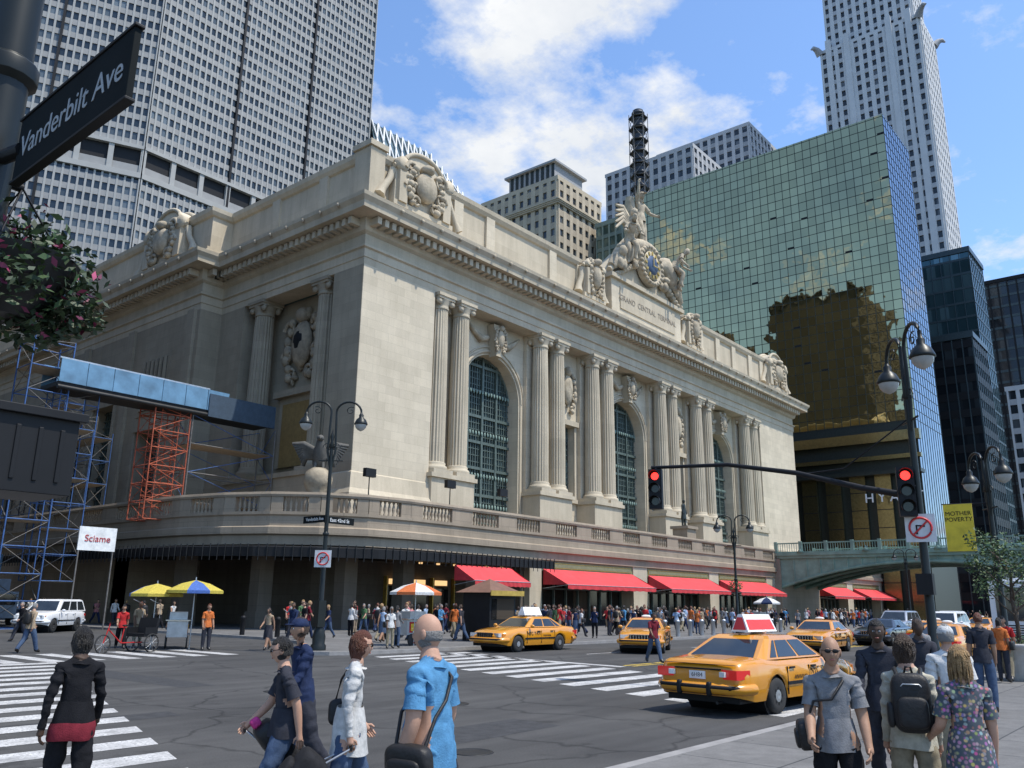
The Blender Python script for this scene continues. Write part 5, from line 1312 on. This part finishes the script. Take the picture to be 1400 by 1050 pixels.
for i in range(12):
    a=i*2.4; z0=1.7+i*.14; e=(tx+.8*cos(a),ty+.8*sin(a),z0+.75); mb.path([(tx,ty,z0),(tx+.4*cos(a),ty+.4*sin(a),z0+.3),e],[.03,.02,.008],BARK,5)
    leaves(mb,e,(.42,.42,.36),190,.055,LEAF,R_)
leaves(mb,(tx,ty,3.4),(.6,.6,.9),420,.055,LEAF,R_); leaves(mb,(tx,ty,1.15),(.55,.55,.2),260,.05,LEAF,R_)
mb.build('planter_tree',recalc=False)
for i in range(14):
    mb=MB(); mb.lathe([(.14,0),(.14,.85),(.16,.87),(.16,.93),(.1,1.0),(.02,1.02)],(44+i*1.6,27.0,SW),ALU,14); mb.build('bollard')
for i in range(5):
    mb=MB(); mb.lathe([(.13,0),(.13,.85),(.15,.88),(.1,1.0),(.02,1.02)],(27.3,38.5+i*3.2,SW),BLACK,12); mb.build('bollard')
def umbrella(x,y,z,h,r,mats,name='vendor_umbrella'):
    mb=MB(); n=8
    mb.tube((x,y,z),(x,y,z+h),.025,.025,ALU,6)
    for i in range(n):
        a0,a1=2*pi*i/n,2*pi*(i+1)/n
        rows=[]
        for t,dz_ in ((0,0),(.5,-.14),(1,-.42),(1.0,-.54)): rows.append([(x+r*t*cos(a),y+r*t*sin(a),z+h+dz_) for a in (a0,a1)])
        for k in range(3): mb.add([rows[k][0],rows[k][1],rows[k+1][1],rows[k+1][0]],[(0,1,2,3)],mats[i%len(mats)])
        mb.tube((x,y,z+h-.5),(x+r*.6*cos(a0),y+r*.6*sin(a0),z+h-.18),.008,.008,ALU,4)
    mb.lathe([(.03,0),(.02,.12)],(x,y,z+h),ALU,6); return mb.build(name,recalc=False)
YU=cloth('umb_yellow',(.46,.37,.07)); BU=cloth('umb_blue',(.07,.13,.35)); OU=cloth('umb_orange',(.5,.14,.05))
umbrella(19.2,33.0,0,2.75,1.15,[YU,BU,YU,YU]); umbrella(18.5,34.8,0,2.6,1.1,[YU,YU,YU,BU]); umbrella(27.0,28.0,SW,2.7,1.15,[OU,C_['white']])
umbrella(66,28.5,SW,2.6,1.1,[C_['navy'],C_['white']])
def cart(x,y,z,az):
    mb=MB(); M=Matrix.Translation((x,y,z))@Matrix.Rotation(rad(az),4,'Z'); mb.T=lambda q:M@V(q)
    mb.box((-.85,-.4,.45),(.85,.4,1.1),ALU); mb.box((-.95,-.48,1.1),(.95,.48,1.15),CHROME); mb.box((-.6,-.35,1.15),(.6,.35,1.45),ALU); mb.box((-.7,-.41,.55),(.7,-.40,1.0),C_['red']); mb.box((-.6,-.425,.62),(.6,-.41,.93),YB)
    for xx in (-.55,.55): mb.lathe([(.02,-.44),(.25,-.44),(.25,-.38),(.02,-.38)],(xx,0,.25),RUBBER,14,axis='y'); mb.lathe([(.02,.38),(.25,.38),(.25,.44),(.02,.44)],(xx,0,.25),RUBBER,14,axis='y')
    mb.tube((.85,-.3,1.0),(1.2,-.3,1.05),.02,.02,ALU,5); mb.tube((.85,.3,1.0),(1.2,.3,1.05),.02,.02,ALU,5); mb.tube((1.2,-.3,1.05),(1.2,.3,1.05),.02,.02,ALU,5)
    mb.T=None; mb.build('vendor_cart',bevel=.01)
cart(27.4,28.6,SW,10); cart(19.4,34.4,0,60); cart(66,29.2,SW,0)
mb=MB(); M=Matrix.Translation((16.6,32.6,0))@Matrix.Rotation(rad(195),4,'Z'); mb.T=lambda q:M@V(q)
def spoke(x,y,r):
    mb.path([(x+r*cos(a*pi/10),y,r+r*sin(a*pi/10)) for a in range(21)],.028,RUBBER,6)
    for k in range(10): mb.tube((x,y,r),(x+r*cos(k*pi/5),y,r+r*sin(k*pi/5)),.006,.006,ALU,4)
    mb.tube((x,y-.06,r),(x,y+.06,r),.03,.03,ALU,8)
spoke(1.35,0,.33); spoke(-.45,-.5,.33); spoke(-.45,.5,.33)
mb.path([(1.35,0,.33),(1.15,0,.95),(1.12,0,1.1)],.022,C_['red'],6); mb.path([(1.17,0,.85),(.55,0,.35),(-.45,0,.35)],.025,C_['red'],6); mb.path([(.55,0,.35),(.45,0,.95)],.022,C_['red'],6)
mb.path([(1.05,-.28,1.12),(1.14,0,1.08),(1.05,.28,1.12)],.016,BLACK,6); mb.ell((.43,0,.98),(.13,.09,.04),BLACK,8,5)
mb.cbox((-.35,0,.62),(.55,.95,.12),BLACK); mb.cbox((-.68,0,.95),(.12,.95,.6),BLACK,Matrix.Rotation(-.2,3,'Y')); mb.tube((-.45,-.5,.33),(-.45,.5,.33),.025,.025,ALU,6)
for s_ in (-1,1): mb.cbox((-.4,s_*.47,.78),(.6,.05,.25),BLACK)
mb.path([(-.75,-.45,1.2),(-.75,-.45,1.75),(-.2,-.45,1.95)],.015,ALU,5); mb.path([(-.75,.45,1.2),(-.75,.45,1.75),(-.2,.45,1.95)],.015,ALU,5)
mb.T=None; mb.build('pedicab')
def scaff(mb,x0,x1,y0,y1,z0,z1,mat,st=1.6,dk=True,br=None,r=.055):
    br=br or RUSTP
    for x in (x0,x1):
        for y in (y0,y1): mb.tube((x,y,z0),(x,y,z1),r,r,mat,5)
    z=z0;k=0
    while z<z1-.2:
        zz=min(z1,z+st)
        for (a,b) in (((x0,y0),(x1,y0)),((x1,y0),(x1,y1)),((x1,y1),(x0,y1)),((x0,y1),(x0,y0))):
            mb.tube((*a,z),(*b,z),r*.8,r*.8,mat,4); mb.tube((*a,z if k%2 else zz),(*b,zz if k%2 else z),r*.5,r*.5,br,4)
        if dk and k%2==0: mb.box((x0,y0,z-.05),(x1,y1,z),TB2)
        z+=st;k+=1
mb=MB()
scaff(mb,29.6,32.4,58.9,61.2,7.5,15.8,ORNG,1.3,False,ORNG); scaff(mb,30.3,31.7,59.2,61,7.5,15.8,ORNG,.9,False,ORNG,.04)
scaff(mb,20.8,23.4,59,61.4,0,19,BLUS,1.7); scaff(mb,32.6,40,58.9,61.2,9,15.6,RUSTP,2.2,True,BLUS)
scaff(mb,23.0,25.6,59.2,61.4,3,15.8,BLUS,1.7,True,RUSTP,.04)
for i in range(6): scaff(mb,31.9,33.6,74+i*3.4,77.4+i*3.4,7.5,16+2*(i%3),RUSTP if i%2 else BLUS,2.0,True,RUSTP,.045)
mb.build('scaffold_tower')
mb=MB(); mb.box((22.5,58.7,15.8),(39.6,61.5,16.1),BLACK)
x=22.5
while x<33.5: mb.box((x+.02,58.6,16.1),(x+1.8,58.68,17.7),BLUEP); x+=1.83
mb.box((22.5,61.4,16.1),(33.5,61.5,17.7),BLUEP); mb.box((33.6,58.5,15.6),(39.6,58.6,17.4),mk('dark_blue_hoarding',(.035,.06,.09),.7)); mb.box((22.4,58.6,17.7),(33.6,58.7,17.8),ALU)
mb.tube((22.5,58.7,15.75),(39.6,58.7,15.75),.16,.16,IRON,6)
mb.build('construction_walkway')
mb=MB(); SBL=mk('shed_blue',(.05,.12,.2),.6); mb.box((19.5,63,3.3),(22.3,90,3.6),SBL)
for yy in range(63,91,3):
    for xx in (19.7,22.1): mb.tube((xx,yy,0),(xx,yy,3.3),.06,.06,BLUS,6)
mb.box((22.3,63,3.5),(22.4,90,4.7),SBL); mb.box((19.5,62.9,3.5),(22.3,63,4.7),SBL)
scaff(mb,20,22.2,64,68,3.6,15,BLUS,1.8); scaff(mb,20,22.2,68,74,3.6,13,RUSTP,1.8)
mb.build('sidewalk_shed')
mb=MB(); mb.box((24.1,55.9,4.9),(26.5,56.0,6.4),WHITE); mb.tube((24.2,55.95,0),(24.2,55.95,6.4),.05,.05,RUSTP,6); mb.tube((26.4,55.95,0),(26.4,55.95,6.4),.05,.05,RUSTP,6)
so=mb.build('contractor_banner'); text('banner_lettering','Sciame',.6,(25.3,55.88,5.65),SOUTH,mk('red_ink',(.4,.03,.03),.6),so,.01)
mb=MB(); kx,ky=33.6,29.4
mb.box((kx-1,ky-.9,SW),(kx+1,ky+.9,2.5),BLACK); mb.box((kx-.85,ky-.92,1.2),(kx+.85,ky-.9,2.2),SHOP)
mb.add([(kx-1.3,ky-1.2,2.5),(kx+1.3,ky-1.2,2.5),(kx+1.3,ky+1.2,2.5),(kx-1.3,ky+1.2,2.5),(kx,ky,3.2)],[(0,1,4),(1,2,4),(2,3,4),(3,0,4),(0,3,2,1)],mk('kiosk_roof',(.16,.08,.05),.6))
mb.box((kx-1.3,ky-1.25,2.35),(kx+1.3,ky-1.2,2.6),GOLD); mb.build('street_kiosk')

# ------------------------------------------------------------------ light, world, camera
SE,SAZ=64.0,-72.0
sd=V((cos(rad(SE))*cos(rad(SAZ)),cos(rad(SE))*sin(rad(SAZ)),sin(rad(SE))))
ld=D.lights.new('sun','SUN'); ld.energy=5.0; ld.angle=rad(.5); ld.color=(1,.945,.85)
lo=D.objects.new('sun',ld); COL.objects.link(lo); lo.rotation_euler=sd.to_track_quat('Z','Y').to_euler(); lo.location=(0,-20,120)
w=D.worlds.new('World'); sc.world=w; w.use_nodes=True; n=w.node_tree.nodes; l=w.node_tree.links
bg=n['Background']; bg.inputs[1].default_value=.12
sky=n.new('ShaderNodeTexSky'); sky.sky_type='NISHITA'; sky.sun_disc=False; sky.sun_elevation=rad(SE); sky.sun_rotation=math.atan2(sd.x,sd.y); sky.dust_density=.8; sky.ozone_density=1.3
tc=n.new('ShaderNodeTexCoord').outputs['Generated']
sp=n.new('ShaderNodeSeparateXYZ'); l.new(tc,sp.inputs[0])
zz=mth(n,l,'ADD',sp.outputs[2],.18)
cb=n.new('ShaderNodeCombineXYZ'); l.new(mth(n,l,'DIVIDE',sp.outputs[0],zz),cb.inputs[0]); l.new(mth(n,l,'DIVIDE',sp.outputs[1],zz),cb.inputs[1])
nz=noi(n,l,cb.outputs[0],3.0,12,.62)
def mask(c,a,b):
    dp=n.new('ShaderNodeVectorMath'); dp.operation='DOT_PRODUCT'; l.new(tc,dp.inputs[0]); dp.inputs[1].default_value=V(c).normalized()
    mr=n.new('ShaderNodeMapRange'); mr.interpolation_type='SMOOTHSTEP'; l.new(dp.outputs['Value'],mr.inputs[0]); mr.inputs[1].default_value=a; mr.inputs[2].default_value=b; return mr.outputs[0]
def dirp(az,el): return (cos(rad(el))*cos(rad(az)),cos(rad(el))*sin(rad(az)),sin(rad(el)))
m1=mask(dirp(36.5,33),.972,.996); m2=mask(dirp(34,26),.985,.998); m3=mask(dirp(45,31),.982,.998)
mm=mth(n,l,'MAXIMUM',mth(n,l,'MAXIMUM',m1,m2),mth(n,l,'MULTIPLY',m3,.75))
v=mth(n,l,'ADD',nz,mth(n,l,'MULTIPLY',mm,.17))
fac=ramp(n,l,v,.565,.70)
shade=ramp(n,l,noi(n,l,cb.outputs[0],5,6,.6),.3,.7,(6.2,6.6,7.2),(8.3,8.4,8.5))
skyc=mixc(n,l,1.0,sky.outputs[0],(1.65,1.95,2.25),'MULTIPLY')
l.new(mixc(n,l,fac,skyc,shade),bg.inputs[0])
cam=D.cameras.new('camera'); co=D.objects.new('camera',cam); COL.objects.link(co); sc.camera=co
cam.sensor_width=36; cam.lens=36*1150/1400; cam.clip_end=6000; cam.clip_start=.05
p=rad(14.6);h=rad(39.9);r=rad(.8)
F=V((cos(h)*cos(p),sin(h)*cos(p),sin(p))); R0=V((sin(h),-cos(h),0)); U0=R0.cross(F)
R=R0*cos(r)+U0*sin(r); U=-R0*sin(r)+U0*cos(r)
M=Matrix((R,U,-F)).transposed().to_4x4(); M.translation=V((0,0,2.0)); co.matrix_world=M
sc.view_settings.view_transform='Standard'; sc.view_settings.look='None'; sc.view_settings.exposure=0
